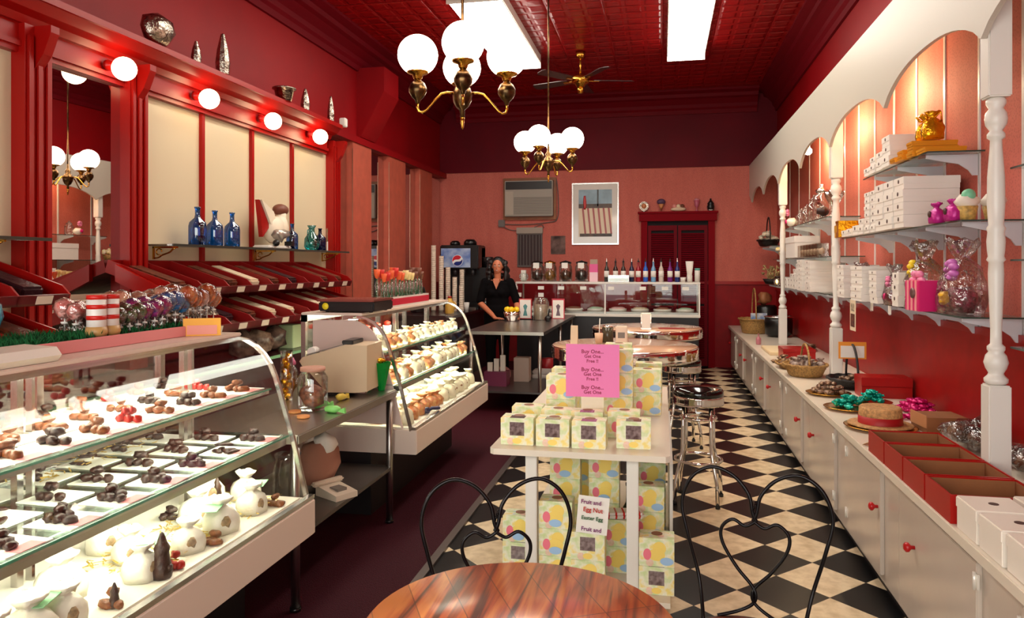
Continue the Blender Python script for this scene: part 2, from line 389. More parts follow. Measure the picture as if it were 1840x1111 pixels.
# ceiling fan
t = thing('ceiling_fan', 'brass ceiling fan with dark blades hanging near the back of the red ceiling', 'ceiling fan', (-1.03, 9.48, 3.98))
part('rod', B().cyl(.012, .05, ZC-3.98), brass, t)
part('canopy', B().lathe([(0,.27),(.05,.29),(.065,.37)]), brass, t)
part('motor', B().lathe([(0,-.09),(.05,-.085),(.07,-.05),(.11,-.04),(.115,.03),(.09,.06),(.03,.07),(0,.07)], seg=24), brass, t)
part('switch_cup', B().lathe([(0,-.17),(.03,-.165),(.045,-.13),(.04,-.085)]), brass, t)
for k in range(5):
    a = k*2*PI/5+.25; R = Matrix.Rotation(a, 3, 'Z') @ Matrix.Rotation(.2, 3, 'X')
    bl = part('blade', B().prism([(.17,-.05),(.25,-.065),(.66,-.075),(.69,-.04),(.69,.04),(.66,.075),(.25,.065),(.17,.05)], -.004, .004, 'Z', rot=R), M('dark_blade', (52,20,18), .3), t)
    part('blade_bracket', B().box(.09, .24, -.02, .02, -.012, -.005, rot=R), brass, bl)
# ================================================================== BACK BAR (left)
XB = -3.55
bb = thing('back_bar', 'red painted wooden back bar with cornice, posts and cream panels along left wall', 'back bar', (XB, 2, 0))
def rel(b): 
    for v in b.bm.verts: v.co -= Vector((XB, 2, 0))
    return b
part('cornice', rel(B().prism([(XL+.01,2.96),(-3.5,2.96),(-3.48,3.0),(-3.42,3.02),(-3.38,3.07),(-3.36,3.07),(-3.36,3.11),(XL+.01,3.11)], 1.9, 7.42)), redp, bb)
part('lintel', rel(B().box(XL+.01, XB+.02, 1.9, 7.4, 2.80, 2.96)), redp, bb)
part('lintel_bead', rel(B().box(XB+.02, XB+.04, 1.9, 7.4, 2.83, 2.86)), redp, bb)
def yat(px, X=XB): return WX(px, 300, X).y
posts = [(yat(28),yat(78)), (yat(219),yat(252)), (yat(590),yat(602))]
for a, c in posts:
    b_ = B().box(XL+.01, XB+.06, a, c, .9, 2.96)
    n_ = 3
    for k in range(n_):
        y_ = a+(c-a)*(k+.5)/n_
        b_.box(XB+.06, XB+.075, y_-(c-a)*.1, y_+(c-a)*.1, 1.0, 2.9, .004)
    p_ = part('post', rel(b_), redp, bb)
    if c-a > .1: part('post_bracket', rel(B().prism([(XB+.06,2.72),(XB+.12,2.8),(XB+.17,2.92),(XB+.17,2.96),(XB+.06,2.96)], (a+c)/2-.03, (a+c)/2+.03)), redp, p_)
ps = [posts[1][1], yat(366), yat(455), yat(527), posts[2][0]]
for i in range(4):
    part('cream_panel', rel(B().box(XB-.05, XB-.03, ps[i], ps[i+1], 1.3, 2.80)), cream, bb)
for i in (1,2,3):
    part('muntin', rel(B().box(XB-.03, XB, ps[i]-.018, ps[i]+.018, 1.3, 2.80)), redp, bb)
part('cream_panel', rel(B().box(XB-.05, XB-.03, 2.0, posts[0][0], 1.3, 2.80)), cream, bb)
ma_, mb__ = posts[0][1], posts[1][0]
part('mirror', rel(B().prism([(XB-.05,ma_),(XB-.034,ma_),(XB-.034+.03*(mb__-ma_),mb__),(XB-.05,mb__)], 1.0, 2.80, 'Z')), mirror, bb)
part('back_board', rel(B().box(XL+.005, XB-.055, 1.9, 7.4, .9, 2.96)), redd, bb)
# bulbs on the lintel
bulb = None
def mk_bulb():
    t = thing('lintel_bulb', '', 'light bulb')
    part('globe', B().sph(.075, (.13,0,-.03), seg=20, rings=12), bulbm, t)
    part('lamp_holder', B().lathe([(.035,0),(.035,.02),(.022,.03),(.022,.06)], (0,0,0), 14, Matrix.Rotation(PI/2, 3, 'Y')), redp, t)
    return t
mk_bulb = Once(mk_bulb)
for i, (x_, y_) in enumerate(((221,124),(374,178),(489,218),(574,246))):
    q = WX(x_, y_, XB+.16)
    mk_bulb((XB+.04, q.y, q.z+.03), 0, ['round glowing bulb on the red lintel above the dark mirror','round glowing bulb on the lintel left of the third cream panel','round glowing bulb on the lintel above the third cream panel','round glowing bulb at the far end of the red lintel'][i], 'bulbs on the back bar lintel')
# silver foil ornaments standing on the cornice
silver = M('silver_foil', (190,175,160), .25, 1, var=.4, vscale=25, bump=1, bscale=35)
def foil(x, y0, y1, wpx, label, kind):
    p0 = WX(x, y1, -3.42); d = WX(x, y0, -3.42); h = (d.z-3.11)*1.12+.01; Wd = abs(WX(x+wpx/2, y1, -3.42).y-WX(x-wpx/2, y1, -3.42).y)*.62
    if kind == 'cone': b_ = B().lathe([(Wd*.4,0),(Wd*.45,h*.3),(Wd*.35,h*.6),(Wd*.2,h*.85),(Wd*.12,h*.97),(0,h)], seg=9, smooth=False)
    elif kind == 'pail': b_ = B().lathe([(Wd*.3,0),(Wd*.42,h*.85),(Wd*.5,h*.9),(Wd*.5,h),(Wd*.4,h),(0,h*.8)], seg=16)
    elif kind == 'cube': b_ = B().box(-.035,.035,-.035,.035,0,h,.008)
    else: b_ = B().blob(.5, (0,0,h*.5), (Wd*.7, Wd*1.25, h*1.05), .1, 2, 3)
    single({'cone':'foil_cone','pail':'foil_pail','rock':'foil_gift','cube':'white_cube'}[kind], b_, silver if kind != 'cube' else white, label, 'ornament', (-3.40, p0.y, 3.11 + (0 if kind != 'rock' else 0.003)))
foil(279, 34, 100, 66, 'large crumpled silver foil gift standing on the red cornice', 'rock')
foil(348, 80, 125, 20, 'small silver foil cone on the cornice beside the large foil gift', 'cone')
foil(396, 70, 145, 27, 'tall silver foil cone, the tallest on the red cornice', 'cone')
foil(507, 163, 190, 34, 'wide silver pail standing on the red cornice', 'pail')
foil(545, 165, 202, 14, 'narrow silver foil cone on the cornice right of the pail', 'cone')
foil(591, 179, 220, 10, 'thin silver foil cone near the far end of the cornice', 'cone')
foil(614, 216, 228, 8, 'tiny white cube at the far end of the red cornice', 'cube')
# glass shelves on the back bar with gilt brackets
GB = M('smoky_shelf_glass', (150,150,140), .15)
gs2 = glass('bar_shelf_glass', (.62,.64,.6), .08, .7)
for (a, c, lb) in ((ps[0]+.01, posts[2][0]-.01, 'long smoky glass shelf under the cream panels holding blue bottles'), (2.0, posts[0][0]-.01, 'short smoky glass shelf at the near left end of the back bar')):
    t = thing('glass_shelf', lb, 'shelf', (XB, a, 1.74), 0)
    part('pane', B().box(-.025, .24, 0, c-a, 0, .012), gs2, t)
    part('front_rail', B().box(.24, .25, 0, c-a, -.004, .014), M('shelf_edge_dark', (60,60,52), .3, .3), t)
    for y_ in ([.12, (c-a)*.5, c-a-.15] if c-a > 2 else [c-a-.25]):
        R = [(0,-.2),(.0,-.004),(.2,-.004)]
        b_ = B().box(0,.012,y_-.006,y_+.006,-.092,-.002).box(0,.2,y_-.006,y_+.006,-.014,-.002)
        cur = [(.015+.17*(k/12)+.008*math.sin(k), y_, -.085+.072*(k/12)**1.3) for k in range(13)]
        b_.tube(cur, .006, 6)
        b_.tube([(.05+.022*math.cos(a2), y_, -.04+.022*math.sin(a2)) for a2 in [k*.5 for k in range(11)]], .005, 6)
        part('scroll_bracket', b_, brass, t)
# bins
blab = M('bin_label', (220,200,180), .6)
def bins(y0, n, wd, xback, zback, dx, dz, label, fill=()):
    """sloping row of open red bins; local x to the aisle, y along the row"""
    t = thing('candy_bin_row', label, 'bins', (xback, y0, zback), 0)
    h = .085; L_ = math.hypot(dx, dz); a = math.atan2(dz, dx)
    R = Matrix.Rotation(a, 3, 'Y')
    part('tray_floor', B().box(0, L_, 0, n*wd, -h, -h+.012, rot=R), M('bin_floor', (120,62,44), .6, var=.3, vscale=10), t)
    part('front_lip', B().box(L_-.012, L_, 0, n*wd, -h, -.03, rot=R), M('bin_dark_red', (92,8,16), .35), t)
    part('back_board', B().box(0, .012, 0, n*wd, -h, 0, rot=R), M('bin_red', (140,14,14), .35), t)
    for k in range(n+1):
        part('divider', B().prism([(0,-h),(L_,-h),(L_,-.03),(L_-.06,-.0),(0,0)], k*wd-.006, k*wd+.006, rot=R), MC['bin_red'] if 0 < k < n else redp, t)
    for k in range(n):
        part('price_label', B().box(L_, L_+.002, (k+.5)*wd-.05, (k+.5)*wd+.05, -h+.008, -.034, rot=R), blab, t)
    return t, R, L_, h
bagm = M('candy_bag_cream', (225,205,175), .4, bump=.5, bscale=30); bagd = M('candy_bag_dark', (50,22,28), .35, bump=.5, bscale=40)
bagr = M('candy_bag_brown', (130,62,38), .4, var=.5, vscale=30, bump=.6, bscale=40)
def mkpack(mt, nm):
    return Once(lambda: single(nm, B().box(-.19,.19,-.07,.07,0,.06,.014), mt, '', 'candy pack'))
packs = [mkpack(bagm,'candy_pack'), mkpack(bagd,'dark_candy_pack'), mkpack(bagr,'brown_candy_pack')]
rowspec = [(4.22, 9, .306, XB, 1.64, .5, .16, 'upper row of nine sloping red candy bins below the cream panels', 'upper long bin row'),
           (4.3, 9, .30, XB+.06, 1.40, .6, .17, 'lower row of sloping red candy bins under the long upper row', 'lower long bin row'),
           (2.1, 4, .315, XB, 1.64, .5, .16, 'upper red candy bin row left of the dark mirror', 'upper left bin row'),
           (2.05, 4, .315, XB+.06, 1.38, .6, .17, 'lower red candy bin row left of the dark mirror', 'lower left bin row')]
rr = random.Random(3)
for (y0, n, wd, xb, zb, dx, dz, lb, short) in rowspec:
    t_, R, L_, h = bins(y0, n, wd, xb, zb, dx, dz, lb)
    for k in range(n):
        if rr.random() < .2: continue
        kd = rr.choice([0,1,1,2,2])
        lp = R @ Vector((L_*.5, 0, -h+.013))
        o = packs[kd]((xb+lp.x, y0+(k+.5)*wd, zb+lp.z), 0, '%s candy pack in the %s compartment of the %s' % (['cream','dark','brown'][kd], nth(k,'nearest'), short), 'packs in the red bins')
        o.rotation_euler = (0, math.atan2(dz, dx), 0)
# tilted red box and clear tray leaning beside the post
single('angled_bin_end', B().prism([(0,.04),(.42,-.15),(.42,-.04),(0,.15)], 0, .03), redbox, 'red sloping board leaning left of the second post', 'board', (XB+.08, posts[1][0]-.16, 1.46))
# bottles
def bottle_prof(h, r): return [(0,.003),(r*.9,0),(r,.01),(r,h*.5),(r*.9,h*.6),(r*.35,h*.72),(r*.28,h*.8),(r*.28,h*.95),(r*.36,h*.96),(r*.36,h),(r*.2,h)]
mb_ = Once(lambda: single('blue_bottle', B().lathe(bottle_prof(.26,.058), seg=18), bluebot, '', 'bottle'))
for (x_, lb) in ((355,'blue glass bottle, leftmost of three on the smoky shelf'),(386,'blue glass bottle, middle of three on the smoky shelf'),(417,'blue glass bottle, rightmost of three beside the white figure'),(525,'blue glass bottle standing alone right of the white figure')):
    q = WX(x_, 437, XB+.13); mb_((XB+.13, q.y, 1.752), 0, lb, 'blue bottles on the smoky shelf', .95 if x_ > 500 else (1.08 if x_ > 360 else 1.12))
q = WX(560, 440, XB+.13)
t = thing('teal_pitcher', 'teal glass pitcher on the smoky shelf near its far end', 'pitcher', (XB+.13, q.y, 1.752))
part('body', B().lathe([(.05,0),(.075,.04),(.07,.12),(.03,.18),(.028,.22),(.045,.25)]), tealbot, t); part('handle', B().tube([(0,-.03,.22),(0,-.08,.2),(0,-.09,.13),(0,-.065,.08)], .007), tealbot, t)
q = WX(575, 440, XB+.13); single('navy_bottle', B().lathe(bottle_prof(.23,.06)), M('navy_glass',(8,14,45),.1), 'dark navy bottle next to the teal pitcher', 'bottle', (XB+.13, q.y, 1.752))
q = WX(608, 443, XB+.13); t = thing('photo_card', 'small colourful card above white card at the shelf far end', 'card', (XB+.1, 7.22, 1.752), -PI/2+.5)
part('picture', B().box(-.09,.09,0,.008,.1,.24), M('card_picture', (60,110,60), .5, var=.8, vscale=25, col2=(180,60,40)), t); part('white_panel', B().box(-.09,.09,-.001,.009,0,.1), paperw, t)
# white figure on the shelf: a moulded mixer like stand figure with bows
q = WX(490, 440, XB+.13)
t = thing('white_figurine', 'white moulded figure with brown cap and red wing on the smoky shelf', 'figurine', (XB+.13, q.y, 1.752))
part('base', B().box(-.08,.08,-.2,.2,0,.03,.01), white, t)
part('body', B().blob(.1,(0,.02,.17),(.8,1.3,1.3),.08,2,4).blob(.09,(0,.13,.2),(.8,1,1.4),.08,2,5), M('figure_white',(225,212,190),.5), t)
part('wing', B().prism([(-.26,.42),(-.2,.1),(-.08,.2),(-.05,.33)], -.02, .02, 'X'), redp, t)
part('flap', B().prism([(-.25,.42),(-.05,.33),(.02,.2),(-.1,.22)], .02, .04, 'X'), MC['figure_white'], t)
part('cap', B().sph(.09,(0,.14,.36),(.7,1.1,.6)), M('brown_cap',(110,58,40),.5), t)
part('neck', B().cyl(.05,.2,.36,(0,.14,0)), MC['figure_white'], t)
part('bow', B().blob(.06,(.07,.0,.12),(1,1.6,1),.35,2,8), M('silver_bow',(190,180,170),.3,.7), t)
part('foot', B().box(.05,.12,.12,.17,.03,.07).sph(.03,(.09,-.1,.05)), black, t)
# low cabinet under the bins with a lit shelf
t = thing('bar_cabinet', 'dark red low cabinet with open green edged shelf under the candy bins', 'cabinet', (XL, 1.9, 0))
part('carcass', B().box(.02,.62,0,5.5,.012,.86), M('dark_cabinet',(44,8,14),.4), t)
part('shelf_top', B().box(.02,.68,0,5.5,.86,.885), M('dark_top',(50,12,18),.25), t)
part('edge_strip', B().box(.68,.69,0,5.5,.862,.885), M('green_edge',(110,150,110),.4), t)

for k, (px_, kd) in enumerate(((436,0),(466,1),(494,0),(522,2),(552,0))):
    y_ = WX(px_, 600, -3.2).y
    if kd < 2: single('candy_bag', B().blob(.11,(0,0,.1),(.9,.95,1),.2,2,k+30), [M('dull_bag',(120,92,80),.25,var=.6,vscale=14,bump=.8,bscale=18,col2=(40,26,26)), M('pale_bag',(170,140,120),.25,var=.6,vscale=14,bump=.8,bscale=18,col2=(70,40,36))][kd], 'shiny bag of candy on the low bar cabinet, %s from the left' % nth(k), 'bag', (-3.2, y_, .886))
    else: single('mint_carton', B().box(-.07,.07,-.09,.09,0,.2,.004), M('mint_carton',(190,205,160),.5), 'pale green carton standing among the candy bags on the bar cabinet', 'carton', (-3.2, y_, .886))
# ================================================================== CURVED DISPLAY CASES
PROF = [(-1.53,.575),(-1.565,.71),(-1.599,.845),(-1.632,.95),(-1.663,1.051),(-1.682,1.11),(-1.706,1.165),(-1.738,1.21),(-1.779,1.247),(-1.825,1.272),(-1.881,1.284)]
XBK = -2.28
def case_x(z):
    for (xa, za), (xb, zb) in zip(PROF, PROF[1:]):
        if za <= z <= zb: return xa+(xb-xa)*(z-za)/(zb-za)
    return -1.9
casew = M('case_enamel', (222,204,190), .35); deckm = M('case_deck_white', (236,230,214), .5)
def display_case(y0, y1, label):
    t = thing('display_case', label, 'display case', (-1.9, y0, 0), 0); L_ = y1-y0
    def r(b):
        for v in b.bm.verts: v.co -= Vector((-1.9, y0, 0))
        return b
    part('plinth', r(B().box(XBK+.05, -1.82, y0+.04, y1-.04, .012, .42)), M('plinth_black', (18,12,14), .5), t)
    part('base_panel', r(B().box(XBK, -1.5, y0, y1, .42, .575, .006)), casew, t)
    part('deck', r(B().box(XBK+.03, -1.56, y0+.03, y1-.03, .575, .582)), deckm, t)
    gp = part('curved_glass', r(B().strip(PROF, y0+.012, y1-.012, .006)), GC, t)
    for a in (y0, y1-.012):
        b_ = B()
        b_.prism([(x, z) for x, z in PROF]+[(XBK+.01,1.284),(XBK+.01,.575)], a+.003, a+.009)
        ep = part('end_glass', r(b_), GC, t)
        e = B(); n = len(PROF)
        e.prism([(x, z) for x, z in PROF]+[(x-.016, z-.01) for x, z in PROF[::-1]], a-.002, a+.014)
        part('end_trim', r(e), alu, ep)
    part('top_panel', r(B().box(XBK, -1.86, y0, y1, 1.284, 1.30, .004)), casew, t)
    part('front_rail', r(B().box(-1.53, -1.505, y0, y1, .574, .592)), alu, t)
    part('top_rail', r(B().box(-1.90, -1.868, y0, y1, 1.262, 1.284)), alu, t)
    lt = part('light_housing', r(B().box(-2.0, -1.93, y0+.02, y1-.02, 1.258, 1.284)), alu, t)
    part('lamp_tube', r(B().cyl(.012, y0+.05, y1-.05, seg=10, rot=Matrix.Rotation(-PI/2, 3, 'X')).box(0,0,0,0,0,0) if False else B().box(-1.975, -1.955, y0+.05, y1-.05, 1.25, 1.258)), casetube, lt)
    b_ = B().box(XBK, XBK+.03, y0, y1, .575, .62).box(XBK, XBK+.03, y0, y1, 1.24, 1.284)
    for k in range(4):
        yy = y0+k*(L_-.03)/3; b_.box(XBK, XBK+.03, yy, yy+.03, .575, 1.284)
    bf = part('back_frame', r(b_), alu, t)
    for k in range(3):
        part('sliding_pane', r(B().box(XBK+.012, XBK+.016, y0+.03+k*(L_-.03)/3, y0+(k+1)*(L_-.03)/3, .62, 1.24)), G, bf)
    for zz, xo in ((.845, .01), (1.05, .03)):
        xf = case_x(zz)-xo-.012
        sh = part('glass_shelf', r(B().box(XBK+.05, xf, y0+.02, y1-.02, zz, zz+.007)), GS, t)
        part('green_edge', r(B().box(xf, xf+.004, y0+.02, y1-.02, zz, zz+.007)), M('glass_edge_green', (70,140,112), .2), sh)
        if True:
            q_ = 0 if zz < 1 else .018  # upper shelf's housing and tube are added to brighten the middle shelf
            lh = part('under_light', r(B().box(xf-.05+q_, xf-.004, y0+.03, y1-.03, zz-.034+q_, zz-.002)), alu, sh)
            part('lamp_tube', r(B().box(xf-.062+q_, xf-.05+q_, y0+.05, y1-.05, zz-.03+q_, zz-.006)), casetube, t)
    for yy in (y0+L_*.1, y0+L_*.5, y0+L_*.9):
        part('shelf_post', r(B().box(-2.02, -1.995, yy-.012, yy+.012, .582, 1.25).box(-2.02,-1.995, yy+.05-.006, yy+.05+.006, .582, 1.25)), alu, t)
    return t
CA0, CA1, CB0, CB1 = .95, 3.03, 4.40, 6.33
display_case(CA0, CA1, 'large curved glass display case of chocolates in the left foreground')
display_case(CB0, CB1, 'curved glass display case beyond the steel table, crowded with pale sweets')
# chocolate pieces, trays and cards
def mk_piece(nm, mat, sx, sy, sz, seed):
    sx, sy, sz = sx*1.05, sy*1.05, sz*1.1
    return Once(lambda: single(nm, B().blob(1, (0,0,sz*.8), (sx, sy, sz), .22, 2, seed), mat, '', 'chocolate'))
pieces = {'dark': [mk_piece('chocolate_cluster', choc, .019,.017,.013,1), mk_piece('chocolate_cluster', choc, .022,.015,.012,2)],
          'milk': [mk_piece('chocolate_cluster', milk, .02,.017,.013,3), mk_piece('chocolate_cluster', milk, .024,.014,.012,4)],
          'red': [mk_piece('chocolate_cherry', M('cherry_red',(170,30,24),.3), .014,.014,.013,5)],
          'flat': [mk_piece('chocolate_bar', choc, .03,.012,.006,6), mk_piece('chocolate_bar', choc, .028,.012,.006,7)],
          'white': [mk_piece('white_chocolate_cluster', whitechoc, .024,.02,.018,8)]}
trayp = M('doily_white', (246,242,232), .7)
tray = Once(lambda: single('paper_tray', B().box(-.08,.08,-.074,.074,0,.004,.001), trayp, '', 'tray'))
card = Once(lambda: single('price_card', B().box(-.024,.024,-.04,.04,0,.0015), palepink, '', 'price card'))
rc = random.Random(11)
nPC = [0]
def pile(x, y, z, kind, n, where, has_card=True, trayon=True, spread=1.0):
    if trayon: tray((x, y, z), rc.uniform(-.05,.05), 'white paper tray, '+where, 'paper trays in the near case'); z += .005
    kn = {'dark':'dark chocolate','milk':'light brown chocolate','red':'red cherry coated chocolate','flat':'flat dark chocolate bar','white':'white chocolate'}[kind]
    cols = 3
    for k in range(n):
        lay = 0 if k < max(n-2, int(n*.75)) else 1
        px_ = x-.052+.022+(k % cols)*.034*spread + rc.uniform(-.006,.006); py_ = y-.03+(k//cols % 3)*.03*spread+rc.uniform(-.006,.006)
        if lay: px_ = x+rc.uniform(-.012,.012)-.02; py_ = y+rc.uniform(-.012,.012)
        rc.choice(pieces[kind])((px_, py_, z+lay*.019), rc.uniform(0,3), '%s piece, %s' % (kn, where), 'pieces, '+where)
    if has_card: card((x+.062, y, z), rc.uniform(-.1,.1), 'pink price card, '+where, 'pink price cards in the near case')
ZU, ZM, ZD = 1.058, .853, .583
for row, (x_, rn) in enumerate(((-1.80,'front'), (-2.14,'back'), (-1.97,'middle'))):
    for i in range(12):
        y_ = CA1-.12-i*.162
        pile(x_, y_, ZU, ['milk','milk','dark','milk','red','milk','dark','milk','milk'][(i+row*2)%9], (6,3,4)[row], '%s pile from far end, upper shelf %s row' % (nth(i), rn), row == 0)
for row, (x_, rn) in enumerate(((-1.71,'front'), (-1.91,'middle'), (-2.12,'back'))):
    for i in range(9):
        y_ = CA1-.14-i*.205-row*.03
        pile(x_, y_, ZM, ['dark','flat','dark','dark','dark','dark','dark'][(i+row*3)%7], (7,5,3)[row], '%s pile from far end, middle shelf %s row' % (nth(i), rn), row == 0)
# gold shredded tinsel
tins = M('gold_tinsel', (225,190,90), .35, .6, bump=1, bscale=90)
def tinsel(x0, x1, y0, y1, z, label, n=170, mat=None, nm='gold_tinsel'):
    b_ = B(); r_ = random.Random(n+int(y0*10))
    for k in range(n):
        c = Vector((r_.uniform(x0,x1), r_.uniform(y0,y1), z+r_.uniform(.004,.03))); a = r_.uniform(0,PI); l = r_.uniform(.02,.05)
        d = Vector((math.cos(a), math.sin(a), r_.uniform(-.1,.1)))*l*.5; q = Vector((-math.sin(a), math.cos(a), r_.uniform(-.6,.6)))*.0025
        vs_ = [b_.bm.verts.new(v) for v in (c-d-q, c+d-q, c+d+q, c-d+q)]; b_.bm.faces.new(vs_)
        c.z = max(c.z, z+.003)
    for v in b_.bm.verts: v.co.z = max(v.co.z, z+.001)
    single(nm, b_, mat or tins, label, 'tinsel', kind='stuff')
tinsel(-1.9,-1.62, 2.1, 2.95, ZD, 'gold tinsel shreds spread on the deck at the far end of the near case', 420)
tinsel(-2.24,-2.03, 1.3, 2.7, ZM+.008, 'gold tinsel shreds along the back of the middle shelf', 260)
tinsel(-1.85,-1.6, 1.2, 1.75, ZD, 'pale curled gold tinsel on the deck at the near end of the case', 220, M('orange_tinsel',(220,150,80),.4,.3))
bagw = M('white_bag', (236,232,215), .35, bump=.6, bscale=20)
def bagshape(rx, ry, h, seed, k=.09):
    b = bmesh.new(); r_ = random.Random(seed); seg = 14; rings = []
    for rr_, z in ((.55,0),(.95,.004),(1.0,.2),(.98,.42),(.8,.6),(.45,.72),(.28,.76),(.42,.84),(.72,.97),(.6,1.0),(.15,.8)):
        rings.append([b.verts.new((rx*rr_*(1+r_.uniform(-k,k))*math.copysign(abs(math.cos(a))**.75, math.cos(a)), ry*rr_*(1+r_.uniform(-k,k))*math.copysign(abs(math.sin(a))**.75, math.sin(a)), h*z*(1 if z < .5 else 1+r_.uniform(-.05,.05)))) for a in [2*PI*i/seg for i in range(seg)]])
    for A, D in zip(rings, rings[1:]):
        for i in range(seg):
            f = b.faces.new((A[i], A[(i+1)%seg], D[(i+1)%seg], D[i])); f.smooth = True
    b.faces.new(rings[0][::-1]); o = B(); o._add(b); return o
def mk_bag(): 
    t = thing('sweet_bag', '', 'sweet bag')
    part('bag', bagshape(.06,.062,.13,5), bagw, t)
    part('window', B().blob(.026, (.044,-.01,.045), (.6,1,1), .25, 2, 22), M('sweets_mix',(200,165,120),.5,var=.5,vscale=40), t)
    return t
mk_bag = Once(mk_bag)
def mk_bunny():
    return single('chocolate_bunny', B().lathe([(.0,.0),(.026,0),(.03,.02),(.022,.05),(.019,.07),(.022,.085),(.014,.1),(.006,.125),(0,.13)], seg=10).blob(.012,(.02,0,.03),seed=3), choc, '', 'chocolate figure')
mk_bunny = Once(mk_bunny)
gcard = Once(lambda: single('green_price_card', B().box(-.035,.035,-.05,.05,0,.002), greenc, '', 'price card'))
for i, (x_, y_) in enumerate(((-1.66,2.78),(-1.78,2.93),(-1.66,2.56),(-1.66,2.36),(-1.8,2.24),(-1.66,2.12),(-1.8,1.94),(-1.66,1.8),(-1.66,1.56),(-1.82,1.6),(-1.68,1.3),(-1.8,2.62),(-1.92,2.86),(-1.95,2.3),(-1.82,1.38),(-1.95,1.75),(-1.66,1.68))):
    mk_bag((x_, y_, ZD), rc.uniform(-.5,.5), 'white bag of sweets, %s from far end of near case deck' % nth(i), 'white bags on the near case deck', rc.uniform(.85,1.15))
def at_deck(x,y,z=ZD): return F(x,y,z)
for (x_, y_, s_, lb) in ((311,1040,1.0,'tall dark chocolate figure standing near the front of the deck'), (390,905,.75,'light brown short chocolate figure on a green card'), (240,1095,.5,'small dark chocolate figure lowest at the case front')):
    p_ = at_deck(x_, y_); p_.x = min(p_.x, -1.6); mk_bunny((p_.x+.0, p_.y, ZD), 0, lb, 'chocolate figures', s_*1.15)
for i, (x_, y_) in enumerate(((340,970),(420,912),(480,866),(95,1075))):
    p_ = at_deck(x_, y_, .70); gcard((min(p_.x,-1.66), p_.y, .69), .3, ['mint green card amid the white bags, second from nearest','mint green card behind the short brown figure','mint green card at the far end of the deck','mint green card nearest to the camera on the deck'][i], 'mint green cards on the deck')
for i, (y_, kd) in enumerate(((2.86,'white'),(2.66,'dark'),(1.45,'dark'),(1.2,'milk'),(2.1,'milk'),(1.8,'white'))):
    pile(-1.93, y_, ZD, kd, 6, '%s small pile, back of near case deck' % nth(i,'farthest'), False, False)
# case B contents : crowded pale sweets in clear bags
clearbag = Once(lambda: (lambda t: (part('wrap', bagshape(.05,.055,.115,31,.14), M('frosted_wrap',(228,220,190),.3,bump=.5,bscale=25), t), part('sweets', B().blob(.028,(.036,0,.035),(.5,1.1,.9),.3,2,32), M('mixed_nuts',(176,120,70),.5,var=.6,vscale=50), t), t)[-1])(thing('sweet_bag','','sweet bag')))
brown_b = Once(lambda: (lambda t: (part('wrap', bagshape(.048,.05,.1,33,.16), M('toffee_wrap',(214,170,110),.35,var=.6,vscale=40,col2=(180,70,36),bump=.5,bscale=25), t), part('tie', B().blob(.014,(0,0,.075),seed=2), paperw, t), t)[-1])(thing('toffee_bag','','sweet bag')))
rd = random.Random(5)
def fillB(z, xs, n, nm, big, orng):
    for ri, x_ in enumerate(xs):
        for i in range(n):
            y_ = CB0+.14+i*(CB1-CB0-.26)/(n-1)+rd.uniform(-.02,.02); o = (rd.random() < orng)
            (brown_b if o else clearbag)((x_+rd.uniform(-.012,.012), y_, z), rd.uniform(-.4,.4), '%s sweet bag, %s from near end, %s row, %s of far case' % ('brown' if o else 'pale', nth(i), ['front','back'][ri], nm), 'bags in the far display case', big*rd.uniform(.85,1.1))
fillB(ZD, (-1.64,-1.78), 13, 'deck', 1.15, .16)
fillB(ZM, (-1.70,-1.83), 14, 'middle shelf', .9, .55)
fillB(ZU, (-1.78,-1.9), 14, 'upper shelf', .72, .25)
mugs = Once(lambda: (lambda t: (part('cup', B().lathe([(.0,0),(.03,0),(.034,.09),(.03,.09),(.027,.01),(0,.008)],seg=14), white, t), part('filling', B().blob(.028,(0,0,.1),(1,1,.9),.2,1,3), M('red_sweets',(200,50,30),.4), t), t)[-1])(thing('sweet_cup','','cup')))
for i, y_ in enumerate((4.75,4.95,5.15,5.35)):
    mugs((-2.06, y_, ZU), 0, 'white cup topped with red sweets, %s from near end, far case' % nth(i), 'red topped cups in the far case')
single('dark_lizard_toy', B().tube([(0,0,.01),(.03,.03,.03),(.06,.1,.02),(.03,.15,.012)], .012).blob(.025,(0,0,.02),seed=4), M('navy',(40,44,80),.4), 'dark blue curled shape lying at the front of the far case deck', 'toy', (-1.585, 4.85, .59))
for i, (y_, kd) in enumerate(((2.9,'milk'),(2.46,'milk'),(2.24,'red'),(1.95,'milk'),(1.66,'flat'),(1.42,'milk'))):
    pile(-1.60, y_, ZD, kd, 4, '%s loose pile, front edge of near case deck' % nth(i,'farthest'), False, False, .6)
# things on top of case A : pale trim board, grass mat and lollipops
ZT = 1.301
single('pink_trim_board', B().box(-2.0,-1.985, 2.05, CA1-.06, ZT, ZT+.042, .002), palepink, 'long pale pink board edging the grass mat on the near case', 'trim board')
gm = B(); r_ = random.Random(2)
gm.box(-2.27,-2.005,.96,CA1-.1,ZT,ZT+.036)
for k in range(5200):
    x_, y_ = r_.uniform(-2.27,-2.008), r_.uniform(.97,CA1-.1); a = r_.uniform(0,2*PI); h_ = r_.uniform(.015,.035)
    d = Vector((math.cos(a)*.004, math.sin(a)*.004, 0)); q = Vector((x_,y_,ZT+.036)); tip = q+Vector((r_.uniform(-.02,.02), r_.uniform(-.02,.02), h_))
    v = [gm.bm.verts.new(p) for p in (q-d, q+d, tip)]; gm.bm.faces.new(v)
single('grass_mat', gm, grass, 'shaggy artificial green grass mat on top of the near display case', 'grass mat', kind='stuff')
single('white_case_cover', B().prism([(-1.99,ZT),(-1.865,ZT),(-1.85,ZT+.02),(-1.87,ZT+.045),(-1.99,ZT+.05)], .95, 2.0), M('cover_white',(215,205,190),.4,bump=.3,bscale=10), 'pale rounded cover strip on the near end of the case top', 'cover')
